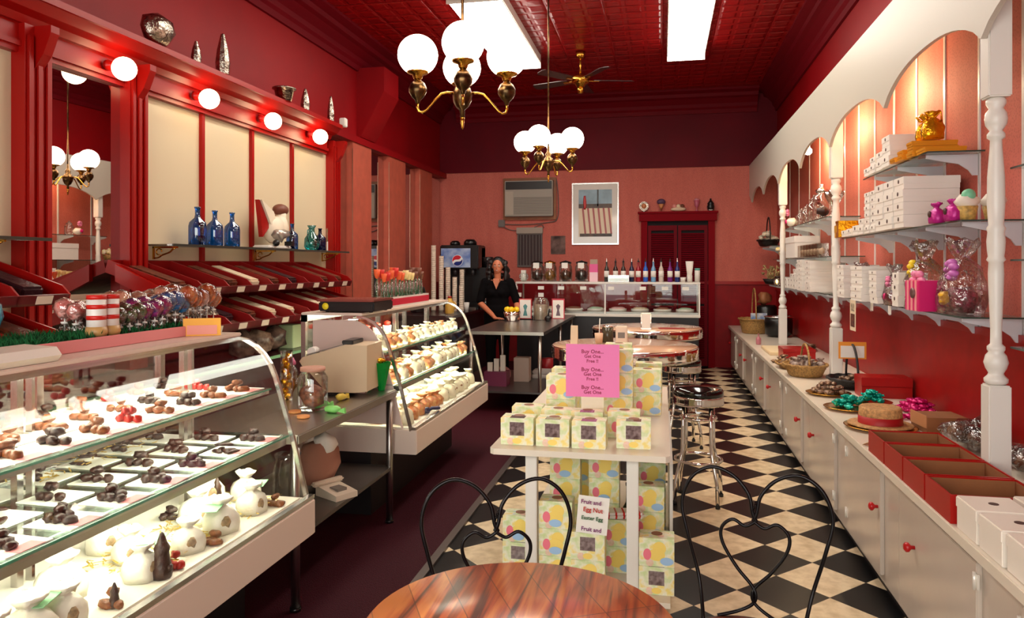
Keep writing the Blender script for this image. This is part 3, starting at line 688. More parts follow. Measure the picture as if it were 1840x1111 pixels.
def mk_lolly(nm, mat, r=.032, h=.13, disc=False):
    def f():
        t = thing(nm, '', 'lollipop')
        part('stick', B().cyl(.0025,0,h,seg=6), paperw, t)
        part('candy', (B().cyl(r,-.008,.008,(0,0,0),18,rot=Matrix.Rotation(PI/2,3,'X')) if disc else B().blob(r,(0,0,0),(1,1,1.1),.12,2,9)), mat, t).location = (0,0,h)
        part('wrapper', B().lathe([(.004,h-r-.03),(r*.7,h-r-.045),(.006,h-r-.012),(r*.8,h-r*.6),(r*1.08,h),(r*.9,h+r*.8),(.003,h+r*1.15)], seg=12), CEL, t)
        part('ribbon', B().blob(.011,(0,0,h-r-.018),(1.4,1,.7),.3,1,4), paperw, t)
        return t
    return Once(f)
swirl = lambda nm, c1, c2: M(nm, c1, .25, var=1, vscale=45, col2=c2, coat=.5)
lol = {'orange':mk_lolly('lollipop', swirl('orange_swirl',(230,140,80),(190,70,30)), .040, .118, True), 'peach':mk_lolly('lollipop', swirl('peach_swirl',(235,180,140),(205,120,90)), .040,.112,True),
       'blue':mk_lolly('lollipop', swirl('blue_swirl',(50,140,200),(20,60,130)), .037,.098), 'purple':mk_lolly('lollipop', swirl('purple_swirl',(190,40,110),(90,50,130)), .036,.086),
       'green':mk_lolly('lollipop', swirl('green_swirl',(60,120,60),(110,60,70)), .031,.072), 'pink':mk_lolly('lollipop', swirl('pink_swirl',(225,110,100),(235,190,180)), .033,.088)}
rl = random.Random(9)
def lrow(kind, x0, x1, y0, y1, nx, ny, where):
    k = 0
    for i in range(ny):
        for j in range(nx):
            y_ = y0+(y1-y0)*(i+.5)/ny; x_ = x0+(x1-x0)*(j+.5)/nx
            lol[kind]((x_+rl.uniform(-.008,.008), y_+rl.uniform(-.008,.008), ZT+.041), rl.uniform(-.4,.4)+.2, '%s lollipop, %s along, %s column, %s' % (kind, nth(i), nth(j), where), kind+' lollipops on the grass', rl.uniform(.85,1.1)*1.0)
            k += 1
def yt(px): return WX(px, 590, -2.1).y
lrow('green', -2.13,-2.02, yt(190), yt(232), 2, 3, 'next to the striped canisters')
lrow('purple', -2.13,-2.02, yt(234), yt(280), 2, 3, 'in the middle of the grass mat')
lrow('blue', -2.13,-2.03, yt(283), yt(315), 2, 3, 'before the orange ones')
lrow('orange', -2.20,-2.03, yt(318), yt(372), 3, 5, 'toward the far end of the mat')
lrow('peach', -2.25,-2.15, yt(235), yt(330), 2, 4, 'in the back row of the mat')
lrow('pink', -2.25,-2.15, yt(150), yt(232), 2, 3, 'behind the green ones')
stripe = M('stripe_red', (200,30,20), .4)
def canister():
    t = thing('striped_canister', '', 'canister')
    part('jar', B().cyl(.033,0,.15,seg=18), white, t)
    for z in (.06,.1,.135): part('red_band', B().cyl(.0337,z,z+.016,seg=18), stripe, t)
    part('foot_trim', B().lathe([(.034,0),(.038,.015),(.034,.035)]), M('gilt_trim',(190,150,90),.4), t)
    return t
canister = Once(canister)
for i, px_ in enumerate((148, 172)):
    canister((-2.04, yt(px_), ZT+.041), 0, ['red and white striped canister, nearer of the two on the grass','red and white striped canister, farther of the two on the grass'][i], 'striped canisters')
t = thing('blue_wrapped_sweet', 'turquoise wrapped sweet standing at the near end of the grass mat', 'sweet', (-2.16, yt(4), ZT+.041))
part('candy', B().blob(.045,(0,0,.09),(1,1,1.6),.1,2,3), swirl('turq',(60,180,200),(30,110,150)), t); part('stem', B().cyl(.006,0,.05), paperw, t)
t = thing('yellow_sign', 'small yellow and pink sign standing at the far end of the pink board', 'sign', (-1.93, 2.84, ZT), .5)
part('board', B().box(-.075,.075,-.002,.002,0,.075), M('yellow_card',(240,170,30),.5), t); part('pink_panel', B().box(-.06,.06,-.004,-.002,.006,.045), M('sign_pink',(235,150,130),.5), t)
t = thing('clear_candy_jar', 'clear jar of gold sweets behind the yellow sign', 'jar', (-2.14, 2.86, ZT+.041))
part('jar', B().lathe([(.0,0),(.05,0),(.052,.09),(.04,.1),(.04,.11)]), GV, t); part('sweets', B().blob(.04,(0,0,.05),(1,1,1.1),.2,2,6), gold, t); part('bow', B().blob(.015,(.03,0,.12),seed=2), paperw, t)
# black card reader box and rose tray on case B
t = thing('black_scale_box', 'black flat topped counter scale with a yellow sticker on the far case', 'scale', (-1.98, 4.42, ZT))
part('body', B().box(-.19,.19,.0,.34,.008,.07,.008), black, t); part('pan', B().box(-.2,.19,-.01,.35,.07,.085,.004), M('scale_pan',(150,85,75),.25,.6), t)
part('sticker', B().cyl(.022,0,.002,(-.15,-.001,.04),16,rot=None) if False else B().lathe([(0,0),(.022,0),(.022,.002),(0,.002)],(-.14,-.001,.04),16,Matrix.Rotation(PI/2,3,'X')), M('yellow_sticker',(245,225,40),.5), t)
for s_ in ((-.15,.05),(.15,.05),(-.15,.3),(.15,.3)): part('foot', B().cyl(.012,0,.008,(s_[0],s_[1],0)), black, t)
t = thing('rose_display_tray', 'long white display tray with a deep pink front band on the far case', 'tray', (-1.95, 4.9, ZT))
part('tray', B().box(-.06,.06,0,.95,0,.006).box(.054,.06,0,.95,.006,.075).box(-.06,-.054,0,.95,.006,.075).box(-.054,.054,0,.006,.006,.075).box(-.054,.054,.944,.95,.006,.075), white, t)
part('pink_band', B().box(.06,.062,.0,.95,.015,.062).box(-.06,.06,-.002,0,.015,.062), M('deep_pink',(205,25,60),.4), t)
def rose(nm, mat):
    def f():
        t = thing(nm, '', 'candy rose')
        part('stem', B().cyl(.003,0,.2,seg=6), M('stem_green',(20,110,50),.5), t)
        part('bloom', B().lathe([(.004,.19),(.014,.2),(.02,.225),(.023,.255),(.014,.25),(0,.235)],seg=9), mat, t)
        part('wrapper', B().lathe([(.003,.02),(.012,.05),(.014,.15),(.004,.18)],seg=8), CEL, t)
        part('leaf', B().prism([(-.004,.03),(.018,.08),(.004,.13)],-.001,.001), MC['stem_green'], t)
        return t
    return Once(f)
roses = {'orange':rose('orange_candy_rose',M('rose_orange',(235,100,50),.5)),'red':rose('red_candy_rose',M('rose_red',(215,45,35),.5)),'cream':rose('cream_candy_rose',M('rose_cream',(240,215,150),.5)),'brown':rose('brown_candy_rose',M('rose_brown',(120,70,50),.5))}
for i in range(12):
    for j in range(2):
        kd = ['orange','red','orange','red','orange','orange','cream','cream','cream','brown','brown','brown'][i]
        roses[kd]((-1.98+j*.05, 4.95+i*.076+rl.uniform(-.01,.01), ZT+.007), rl.uniform(0,3), '%s candy rose, %s along the %s side of the display tray' % (kd, nth(i), ['left','right'][j]), kd+' roses in the tray', rl.uniform(.92,1.1))
# ================================================================== STEEL WORK TABLE between the cases
t = thing('steel_work_table', 'stainless steel work table with pipe legs between the two glass cases', 'table', (-1.97, 3.1, 0))
tw, tl = .35, 1.28
part('top', B().box(-.33, tw, 0, tl, .785, .83, .006), steel, t)
part('lower_shelf', B().box(-.32, tw-.02, .02, tl-.02, .34, .36), M('shelf_steel',(120,116,112),.35,.9), t)
for x_ in (-.29, tw-.035):
    for y_ in (.04, tl-.04):
        lg = part('leg', B().cyl(.021,.02,.785,(x_,y_,0)), steel, t); part('foot', B().cyl(.026,.012,.03,(x_,y_,0)), black, lg)
# register
t = thing('cash_register', 'beige electronic cash register with sloping keyboard on the steel table', 'cash register', (-1.90, 4.08, .831), .05)
part('body', B().prism([(-.22,.20),(-.2,.17),(-.17,.15),(-.05,.02),(.12,.02),(.2,.03),(.2,.3),(.06,.3),(-.2,.225)], 0, .27), beige, t)
part('drawer', B().box(-.16,.16,.02,.32,.0,.14) if False else B().prism([(-.16,.0),(.0,.0),(.1,.02),(-.05,.02),(-.16,.13)], .02, .25), black, t)
kb = part('keyboard', B().prism([(-.19,.232),(.04,.297),(.04,.303),(-.19,.238)], .03, .24), greyp, t)
part('display', B().box(.03,.1,.04,.22,.3,.325,.004), black, t); part('paper_roll', B().cyl(.028,.0,.06,rot=Matrix.Rotation(PI/2,3,'X'),loc=(-.17,.12,.25)), paperw, t)
part('end_cap', B().box(-.225,-.19,.02,.25,.175,.205), black, t)
def on(x_, y_, z): return F(x_, y_, z)
p_ = on(562, 742, .831)
t = thing('cookie_jar', 'large clear plastic jar of pinkish cookies at the near end of the steel table', 'jar', (p_.x-.05, p_.y+.1, .831))
part('jar', B().lathe([(0,0),(.075,0),(.08,.01),(.08,.17),(.065,.195),(.06,.2),(.06,.205)],seg=24), GV, t)
part('cookies', B().blob(.068,(0,0,.068),(1,1,.95),.14,2,12), M('cookies_pink',(196,120,90),.6,var=.5,vscale=35), t); part('lid', B().cyl(.066,.205,.225), M('jar_lid',(200,150,130),.4), t)
for i, (x_, y_, c_) in enumerate(((597,742,'green'),(575,733,'green'),(612,720,'yellow'))):
    p_ = on(x_, y_, .831); single('wrapped_candy', B().blob(.028,(0,0,.02),(1.6,.8,.7),.2,2,i).prism([(.03,.01),(.07,.03),(.075,.0)],-.01,.01), M('wrap_'+c_,{'green':(130,210,110),'yellow':(225,200,80)}[c_],.4), ['pale green wrapped candy nearest the table edge','pale green wrapped candy beside the cookie jar','yellow wrapped candy behind the green ones'][i], 'candy', p_, i*.7, 'wrapped candies on the steel table')
for i, (x_, y_) in enumerate(((545,751),(530,742))):
    p_ = on(x_, y_, .831); single('biscuit', B().cyl(.032,0,.012,seg=18), M('biscuit',(220,150,90),.6), ['round orange biscuit nearest the table corner','round orange biscuit behind the nearer one'][i], 'biscuit', p_, 0, 'biscuits on the steel table')
p_ = on(515, 718, .831)
t = thing('gold_candy_tower', 'tall clear tube of gold wrapped sweets beside the near case', 'tube', (p_.x, p_.y, .831))
part('tube', B().cyl(.035,0,.28), GV, t)
for k in range(9): part('gold_sweet', B().blob(.02,(.008*(-1)**k,.006*(k%3-1),.022+k*.028),seed=k), gold, t)
t = thing('pink_bow_bag', 'gift bag with a pink bow behind the gold tube', 'gift bag', (p_.x-.06, p_.y+.14, .831))
part('bag', B().blob(.06,(0,0,.1),(1,.8,1.6),.12,2,5), CEL, t); part('bow', B().blob(.03,(.02,-.03,.2),(1.3,1,.8),.4,2,6), M('bow_pink',(220,120,160),.4), t); part('contents', B().blob(.045,(0,0,.06),(1,.8,1.2),.2,2,7), gold, t)
p_ = on(703, 694, .831)
t = thing('green_foil_cup', 'bright green pleated foil cup with gold ribbon on the table far end', 'foil cup', (min(p_.x,-1.70), 4.32, .831))
part('cup', B().lathe([(.02,0),(.03,.04),(.045,.11),(.062,.175),(.055,.17),(.02,.1)],seg=10,smooth=False), green, t); part('ribbon', B().blob(.03,(-.02,-.01,.18),(1.3,1,.8),.4,2,8), gold, t)
p_ = on(676, 699, .831); t = thing('clear_straw_box', 'small clear box with pink papers beside the green foil cup', 'box', (-1.77, 4.2, .831)); part('box', B().box(-.035,.035,-.035,.035,0,.09), GV, t); part('papers', B().box(-.025,.02,-.02,.02,.003,.06), M('papers_pink',(225,170,160),.6), t)
# register guard : curved white acrylic guard with bow plates inside the case end
single('white_plate', B().lathe([(0,0),(.06,.0),(.1,.012),(.1,.018),(0,.008)], (0,0,.1), 24, Matrix.Rotation(PI/2-.2,3,'X')), M('plate_white',(225,200,190),.3), 'round white plate leaning on the end of the far case', 'plate', (-1.78, 4.375, .831))
single('curved_end_board', B().prism([(XBK+.07,.60),(XBK+.07,1.25)]+[(x-.06,z-.03) for x,z in PROF[::-1]]+[(-1.62,.60)], 4.425, 4.435), M('end_board_pink_white',(232,205,196),.4), 'pale curved board filling the near end of the far case', 'board')
# lower shelf goods
p_ = F(600, 855, .361)
t = thing('glass_tall_jar', 'tall clear glass jar on the lower shelf of the steel table', 'jar', (-1.78, 3.3, .361)); part('jar', B().lathe([(0,0),(.07,0),(.075,.02),(.07,.24),(.055,.3),(.065,.33),(.05,.33),(.045,.3),(.06,.24),(.06,.02),(0,.012)]), GV, t); part('sweets', B().blob(.05,(0,0,.06),(1,1,1),.15,2,2), M('sweets_dull',(110,70,50),.6), t)
t = thing('paper_bag_bundle', 'crumpled brown and white paper bags piled on the lower table shelf', 'paper bags', (-1.9, 3.85, .361)); part('bag', B().blob(.13,(0,0,.13),(.9,1.3,1.0),.18,2,13), M('bag_brownish',(170,120,100),.7,bump=.6,bscale=10), t); part('white_bag', B().blob(.07,(.05,.0,.24),(1,.8,.9),.25,2,14), paperw, t)
t = thing('white_phone', 'white desk telephone lying on the lower table shelf', 'telephone', (-1.72, 3.72, .361), -.5)
part('body', B().prism([(-.09,0),(.09,0),(.09,.03),(-.09,.055)],-.07,.07), M('phone_white',(225,210,190),.4), t); part('keypad', B().box(-.02,.05,-.03,.03,.035,.05), greyp, t); part('handset', B().box(-.1,-.06,-.1,.1,.05,.075,.01), MC['phone_white'], t)
# ================================================================== RIGHT COUNTER AND CABINETS
XC = 1.035
units = [1.55, 3.65, 5.75, 7.85, 9.95, YB-.03]
knobm = M('red_knob', (180,14,20), .3)
kn = ['nearest','second','third','fourth','farthest']
for i in range(5):
    a, c = units[i]+.002, units[i+1]-.002
    HC = .62
    t = thing('base_cabinet', 'cream painted base cabinet with red knobs, %s along the right wall' % kn[i], 'cabinet', (XC, a, 0), 0, 'base cabinets along the right wall')
    part('body', B().box(.02, XR-XC-.02, 0, c-a, .06, .62), cab, t)
    part('toe_kick', B().box(.05, XR-XC-.04, 0, c-a, 0, .06), M('toe_black', (20,16,16), .5), t)
    for (d0, d1, kd) in ((.22,.88,0),(1.2,1.86,1)):
        d = part('door', B().box(.0,.02,d0,d1,.10,.60,.003), cab, t)
        ky = d0+.04 if kd == 0 else d1-.04
        part('knob', B().lathe([(0,0),(.008,0),(.008,.014),(.02,.024),(.021,.034),(.012,.042),(0,.043)],(0,ky,.42),14,Matrix.Rotation(-PI/2,3,'Y')), knobm, d)
        hy = d1 if kd == 0 else d0
        for hz in (.19,.54): part('hinge', B().cyl(.006,hz-.03,hz+.03,(-.006,hy,0),8).box(-.003,.004,hy-.018,hy+.018,hz-.025,hz+.025), M('hinge_white',(235,230,220),.2,.3), d)
single('counter_top', B().box(XC-.02, XR-.014, 1.5, YB-.03, .622, .665, .004), counterw, 'long white counter top running along the right wall', 'counter')
# ================================================================== VALANCE, POSTS, SHELVES
XP = 1.345
ys = [2.10, 3.50, 4.92, 6.44, 7.78, 9.18, 10.5, 11.8, YB-.02]
pts = [(ys[0],3.17),(ys[-1],3.17)]
low = [(ys[-1], 2.70)]
zc = 2.57
for i in range(7, 0, -1):
    a, c = ys[i], ys[i-1]
    n_ = 18
    for k in range(n_+1):
        u = k/n_; y_ = a+(c-a)*u; v = abs(2*u-1)
        if k == 0 and i < 7: continue
        low.append((y_, zc + .165*(1-v**2.4)**.8))
val = single('arched_valance', B().prism(pts+low, XP-.012, XP+.012, 'X'), M('valance_white',(198,191,178),.4), 'long white valance with scalloped arches above the wall shelves on the right', 'valance')
single('valance_top_board', B().box(XP+.014, XR-.002, ys[0], YB-.02, 3.14, 3.165), M('valance_top_white',(222,212,196),.4), 'white board closing the top of the valance to the wall', 'board')
def turned(loc, label, top):
    t = thing('turned_post', label, 'post', loc, 0, 'turned posts on the right counter')
    part('base_block', B().box(-.044,.044,-.044,.044,0,.425,.006), white, t)
    pr = [(.04,.425),(.056,.435),(.058,.45),(.04,.465),(.036,.475),(.05,.495),(.059,.52),(.05,.55),(.036,.565),(.043,.575),(.043,.588),(.028,.6),(.027,.66),(.033,.78),(.038,.9),(.035,.95),(.046,.96),(.038,.975),(.042,1.0),(.045,1.04),(.04,1.08),(.046,1.095),(.036,1.11),(.043,1.2),(.041,1.32),(.03,1.44),(.028,1.475),(.043,1.485),(.043,1.5),(.03,1.515),(.05,1.54),(.055,1.565),(.05,1.59),(.034,1.61),(.048,1.63),(.048,1.645),(.036,1.655)]
    part('turned_shaft', B().lathe([(r_*.8, z_) for r_, z_ in pr], seg=24), white, t)
    part('top_block', B().box(-.046,.046,-.046,.046,1.655,top,.006), white, t)
    return t
turned((1.405, 3.53, .6655), 'turned white wooden post nearest the camera, standing on the right counter', 2.46)
turned((1.405, 6.52, .6655), 'turned white wooden post in the middle of the right counter', 2.2)
turned((1.405, 9.28, .6655), 'turned white wooden post farthest back on the right counter', 2.2)
# lamps behind the valance
for i, (y_, lb) in enumerate(((5.68,'second arch'),(7.1,'third arch'),(8.48,'fourth arch'))):
    t = thing('valance_lamp', 'glowing lamp hidden behind the valance above the %s from the camera' % lb, 'lamp', (XP+.2, y_, 2.84))
    part('bulb', B().sph(.04), M('valance_bulb',(255,240,210),.3,es=320,ecol=(255,225,175)), t); part('holder', B().cyl(.02,.035,.34), white, t)
# wall standards
stm = M('standard_white', (215,212,212), .3)
sy = [2.6,3.05,3.55,4.08,4.6,5.12,5.64,6.16,6.68,7.2,7.72,8.3,8.9,9.5,10.2,10.9,11.6]
for i, y_ in enumerate(sy):
    top = 3.12
    t = single('shelf_standard', B().box(XR-.008,XR,y_-.012,y_+.012,1.10,top), stm, 'white slotted wall standard, %s from the camera on the right wall' % nth(i,'nearest'), 'shelf rail', group='wall standards on the right wall')
def wshelf(y0, y1, z, depth, label, xo=0):
    t = thing('wall_shelf', label, 'shelf', (XR-.009, y0, z), 0, 'glass wall shelves on the right')
    part('pane', B().box(-depth,-.004,0,y1-y0,0,.008), GS, t)
    part('front_edge', B().box(-depth-.004,-depth,0,y1-y0,0,.008), M('edge_dark_green',(50,70,62),.2), t)
    part('side_edge', B().box(-depth,-.004,-.004,0,0,.008), MC['edge_dark_green'], t)
    for y_ in sy:
        if y0-.02 < y_ < y1+.02:
            part('bracket', B().prism([(-depth+.02,-.001),(-depth+.02,-.02),(-.18,-.04),(-.1,-.055),(-.05,-.09),(-.03,-.12),(-.004,-.12),(-.004,-.001)], y_-y0-.006, y_-y0+.006), M('bracket_white',(205,208,214),.3), t)
D_ = .29
SH = {}
for k, a in dict(n_top=(1.6,3.5,2.01,'upper glass shelf nearest the camera at the right edge'), n_mid=(1.6,3.5,1.62,'middle glass shelf nearest the camera at the right edge'), n_low=(1.6,3.5,1.25,'lowest glass shelf nearest the camera at the right edge'),
      a_top=(4.5,5.85,2.23,'high glass shelf carrying the gold boxes in the first bay'), a_mid=(4.02,6.5,1.82,'middle glass shelf of the first bay under the white box wall'), a_low=(4.02,7.0,1.34,'low glass shelf of the first bay with the wrapped gifts'),
      b_top=(7.1,9.5,2.04,'upper glass shelf of the second bay with glass jars'), b_mid=(6.95,10.4,1.68,'middle glass shelf of the second bay'), b_low=(7.15,11.2,1.34,'low glass shelf of the second bay'), c_mid=(10.5,11.9,1.87,'small glass shelf in the far bay holding a basket')).items():
    wshelf(a[0], a[1], a[2], D_, a[3]); SH[k] = a[2]+.009
# ================================================================== GOODS ON THE WALL SHELVES
def yS(px, X=1.5): return WX(px, 400, X).y
boxw = M('box_white', (236,230,222), .45); brownd = M('brown_dot', (70,40,34), .5)
_bx = {}
def candybox(sx, sy, sz, mat=None, dot=True):
    key = (sx, sy, sz, (mat or boxw).name, dot)
    if key not in _bx:
        def f():
            t = thing('candy_box', '', 'box')
            part('base', B().box(-sx/2,sx/2,-sy/2,sy/2,0,sz*.62), mat or boxw, t)
            part('lid', B().box(-sx/2-.003,sx/2+.003,-sy/2-.003,sy/2+.003,sz*.4,sz-.001,.002), mat or boxw, t)
            if dot: part('sticker', B().lathe([(0,0),(sz*.17,0),(sz*.17,.0015),(0,.0015)],(-sx/2-.0032,0,sz*.68),10,Matrix.Rotation(-PI/2,3,'Y')), brownd, t, 'brown round sticker')
            return t
        _bx[key] = Once(f)
    return _bx[key]
lev = ['bottom','second','third','fourth','fifth','sixth','seventh','eighth']
def stack(n, x, y, z, sx, sy, sz, where, mat=None, dot=True, col='white'):
    for k in range(n):
        nm = 'topmost' if k == n-1 and n > 1 else (lev[k] if n > 1 else 'single')
        candybox(sx, sy, sz, mat, dot)((x+rd.uniform(-.004,.004), y+rd.uniform(-.003,.003), z+k*sz), rd.uniform(-.015,.015), '%s box, %s in the %s' % (col, nm, where), 'boxes in the '+where)
zt, zm, zl = SH['a_top'], SH['a_mid'], SH['a_low']
# high shelf
stack(1, 1.55, 5.66, zt, .26,.13,.055,'row at the far end of the high shelf'); stack(2, 1.55, 5.5, zt, .26,.13,.055,'low stack at the far end of the high shelf')
stack(2, 1.55, 5.33, zt, .26,.15,.06,'second low stack of the high shelf'); stack(3, 1.55, 5.15, zt, .28,.16,.065,'three box stack next to the gold boxes')
# gold boxes in a pyramid with ribbon bags
gbx = M('gold_box_board', (222,150,28), .35, .35)
for k, (y_, n) in enumerate(((4.98,1),(4.88,2),(4.74,3),(4.60,1))):
    stack(n, 1.55, y_, zt, .3-.03*k,.1 if k < 3 else .14,.03, 'gold pyramid, %s column from far end' % nth(k), gbx, False, 'gold')
for k, y_ in enumerate((4.80, 4.70)):
    t = thing('gold_gift_bag', ['gold foil gift bag with ribbon, farther one on the gold boxes','gold foil gift bag with ribbon, nearer one on the gold boxes'][k], 'gift bag', (1.53, y_-.03, zt+.091), 0)
    part('bag', bagshape(.06,.04,.16,40+k), gold, t); part('ribbon', B().tube([(-.03,0,.12),(-.05,.02,.15),(-.03,.04,.13),(.0,.0,.12),(.03,-.04,.15),(.04,-.02,.1)],.006,6), gold, t)
# middle shelf, white wall of boxes
mys = [(6.22,1,.05,.14),(6.05,1,.055,.14),(5.88,1,.07,.14),(5.72,2,.055,.12),(5.55,6,.047,.12),(5.41,6,.047,.12)]
for k, (y_, n, h_, sy_) in enumerate(mys): stack(n, 1.52, y_, zm, .24, sy_, h_, '%s stack from far end, middle shelf' % nth(k))
for k, y_ in enumerate((5.22, 5.02, 4.82)): stack(4, 1.54, y_, zm, .30,.185,.075, '%s wide stack of the box wall' % nth(k,'farthest'))
stack(1, 1.40, 6.44-.02, zm, .04,.10,.10, 'far tip of the middle shelf', M('gold_flat',(200,140,30),.4), False, 'small gold')
t = thing('gold_window_box', 'gold framed brown box at the far end of the middle shelf', 'box', (1.46, 6.36, zm), 0)
part('box', B().box(-.08,.12,-.05,.05,0,.13,.003), M('box_brown_gold',(150,84,32),.4), t); part('ribbon', B().box(-.082,.122,-.052,-.04,0,.132).box(-.083,-.08,-.052,.052,.115,.132), gold, t)
def giftbag(name, loc, s_, mat, bow, label, extra=None, cel=True):
    t = thing(name, label, 'gift', loc, rd.uniform(-.3,.3))
    part('contents', B().blob(.07*s_, (0,0,.065*s_), (1,1.1,.9), .2, 2, rd.randint(1,99)), mat, t)
    if cel: part('cellophane', bagshape(.09*s_,.1*s_,.34*s_, rd.randint(1,99), .2), CEL, t)
    b_ = B()
    for k in range(7):
        a = k*2*PI/7; b_.sph(.03*s_, (-.05*s_+math.cos(a)*.012*s_, math.cos(a)*.04*s_, (.2+.035*math.sin(a))*s_), (.7,1,.55), 10, 6, rot=None)
    part('bow', b_, bow, t)
    if extra: part('trim', B().blob(.03*s_,(-.07*s_,.02*s_,.07*s_),(.6,1.2,1),.3,2,5), extra, t)
    return t
magm = M('magenta_wrap', (190,30,140), .35, .2, bump=.5, bscale=30)
for k, (px_, n_) in enumerate(((1683,'farther'),(1712,'nearer'))):
    t = thing('magenta_pouch', '%s magenta wrapped pouch with brown centre on the middle shelf' % n_, 'pouch', (1.45, yS(px_,1.45), zm), 0)
    part('pouch', bagshape(.035,.06,.11,60+k), magm, t); part('medallion', B().sph(.018,(-.036,0,.05),(.4,1,1)), brownd, t)
teal = M('teal_ball', (120,200,160), .4); waffle = M('waffle_cone', (225,185,100), .6, var=.3, vscale=50); frost = M('frosting', (236,228,214), .5)
for k, (px_, X_, lb) in enumerate(((1768,1.50,'cupcake shaped gift with a mint ball, left of the nearest post'),(1829,1.62,'cupcake shaped gift with a mint ball, right of the nearest post'))):
    t = thing('cupcake_gift', lb, 'gift', (X_, WX(px_, 380, X_).y, zm), 0, 'cupcake gifts')
    if t.location.y < 4.1: t.location.y = 4.1
    part('cup', B().lathe([(.035,0),(.05,.07),(.04,.07)], seg=14), waffle, t); part('frosting', B().blob(.055,(0,0,.095),(1,1,.7),.15,2,3), frost, t); part('mint_ball', B().sph(.032,(0,-.02,.125)), teal, t)
# low shelf
bowy = M('yellow_ribbon', (240,205,40), .35); bowp = M('pink_ribbon', (235,130,170), .35); bowv = M('purple_ribbon', (200,110,190), .35); hot = M('hot_pink_wrap', (215,30,110), .35)
stack(5, 1.53, 6.33, zl, .26,.22,.052, 'five box stack at the far end of the low shelf', None)
stack(5, 1.50, 5.72, zl, .26,.30,.050, 'wide five box stack on the low shelf')
stack(5, 1.50, 5.36, zl, .22,.17,.044, 'narrow five box stack on the low shelf')
stack(3, 1.50, 4.98, zl, .16,.12,.07, 'three box stack beside the wrapped gifts')
giftbag('pink_gift', (1.46, 5.14, zl), .75, M('choc_pink',(150,60,70),.4,var=.5,vscale=30), bowp, 'small brown and pink gift bag between the white box stacks', hot)
giftbag('yellow_bow_gift', (1.52, 4.78, zl), 1.15, M('choc_mix',(70,34,24),.4,var=.5,vscale=40,col2=(200,160,60)), bowy, 'tall cellophane wrapped gift with a big yellow bow', gold)
t = thing('pink_striped_box', 'hot pink and pale striped gift box with a pink bow', 'gift box', (1.44, 4.52, zl), .1)
part('box', B().box(-.07,.07,-.09,.09,0,.17,.004), hot, t)
for k in (-.05,.0,.05): part('pale_stripe', B().box(-.0715,.0715,k-.012,k+.012,.001,.1705), palepink, t)
bb_ = B()
for k in range(6): a = k*PI/3; bb_.sph(.035,(-.04,math.cos(a)*.05,.17+.04*math.sin(a)),(.6,1.1,.6),10,6)
part('bow', bb_, bowp, t); part('medallion', B().sph(.03,(-.075,-.02,.1),(.3,1,1)), M('silver_brown',(120,90,90),.3,.5), t)
giftbag('purple_bow_gift', (1.54, 4.27, zl), 1.15, M('choc_mix2',(60,30,24),.4,var=.5,vscale=40,col2=(170,60,90)), bowv, 'tall cellophane wrapped gift with a purple bow beside the nearest post', M('yellow_trim',(230,180,40),.4))
giftbag('red_gift_bag', (1.5, 6.1, zl), .8, hot, M('red_ribbon',(190,20,40),.3), 'red and pink gift bag behind the middle post')
giftbag('clear_gift_near', (1.56, 3.2, SH['n_low']), 1.1, M('choc_mix3',(90,40,30),.4,var=.5,vscale=40), bowv, 'cellophane gift on the lowest shelf at the right edge')
t = thing('white_lidded_jar', 'white jar with a dark lid on the near middle shelf', 'jar', (1.5, 3.3, SH['n_mid'])); part('jar', B().lathe([(.03,0),(.045,.03),(.045,.09),(.03,.11),(0,.11)]), white, t); part('lid', B().lathe([(.034,.11),(.036,.14),(0,.15)]), choc, t)
stack(2, 1.55, 2.9, SH['n_top'], .26,.2,.06, 'pair on the near top shelf')
# hanging poster and tags under the low shelf
t = thing('hanging_poster', 'narrow cream poster with dark print hanging from the low shelf', 'poster', (1.443, yS(1532,1.44), 1.10), 0)
part('paper', B().box(-.002,0,-.085,.085,0,.24), M('poster_cream',(226,206,176),.6), t)
part('picture', B().box(-.004,-.002,-.06,.06,.03,.13), M('poster_print',(120,60,44),.6,var=.7,vscale=40), t); part('picture', B().box(-.004,-.002,-.05,.05,.15,.21), M('poster_print2',(70,50,44),.6,var=.7,vscale=50,col2=(210,190,160)), t)
for k, px_ in enumerate((1566,1598)):
    single('shelf_tag', B().box(-.002,0,-.03,.03,0,.055), paperw, ['white price tag hanging from the low shelf, farther one','white price tag hanging from the low shelf, nearer one'][k], 'price tag', (1.443, yS(px_,1.44), 1.286), 0, 'price tags on the low shelf')
# second bay
zt, zm, zl = SH['b_top'], SH['b_mid'], SH['b_low']
def jar(px_, z, h, r, label, X_=1.5, lidm=None, name='glass_jar'):
    t = thing(name, label, 'jar', (X_, yS(px_, X_), z))
    part('jar', B().lathe([(r*.8,0),(r,.02),(r,h*.62),(r*.6,h*.74),(r*.65,h*.78)],seg=18), GV, t)
    part('lid', B().lathe([(r*.7,h*.78),(r*.72,h*.84),(r*.3,h*.9),(r*.22,h*.95),(r*.3,h),(0,h*1.01)],seg=14), lidm or GV, t)
    return t
jar(1478, zt, .34, .09, 'tall apothecary jar with silver lid beside the middle post', 1.52, chrome); jar(1464, zt, .26, .075, 'shorter apothecary jar left of the tall one', 1.5)
jar(1450, zt, .2, .06, 'small glass jar third on the upper shelf', 1.5); jar(1440, zt, .2, .06, 'small glass jar second on the upper shelf', 1.55)
for k, px_ in enumerate((1513, 1528)):
    t = thing('glass_compote', ['stemmed glass compote just right of the middle post','stemmed glass compote farther right of the middle post'][k], 'compote', (1.56, [7.22,7.4][1-k], zt))
    part('bowl', B().lathe([(.045,0),(.045,.008),(.01,.02),(.008,.1),(.03,.13),(.065,.2),(.07,.24),(.06,.2),(.02,.13)],seg=18), GV, t)
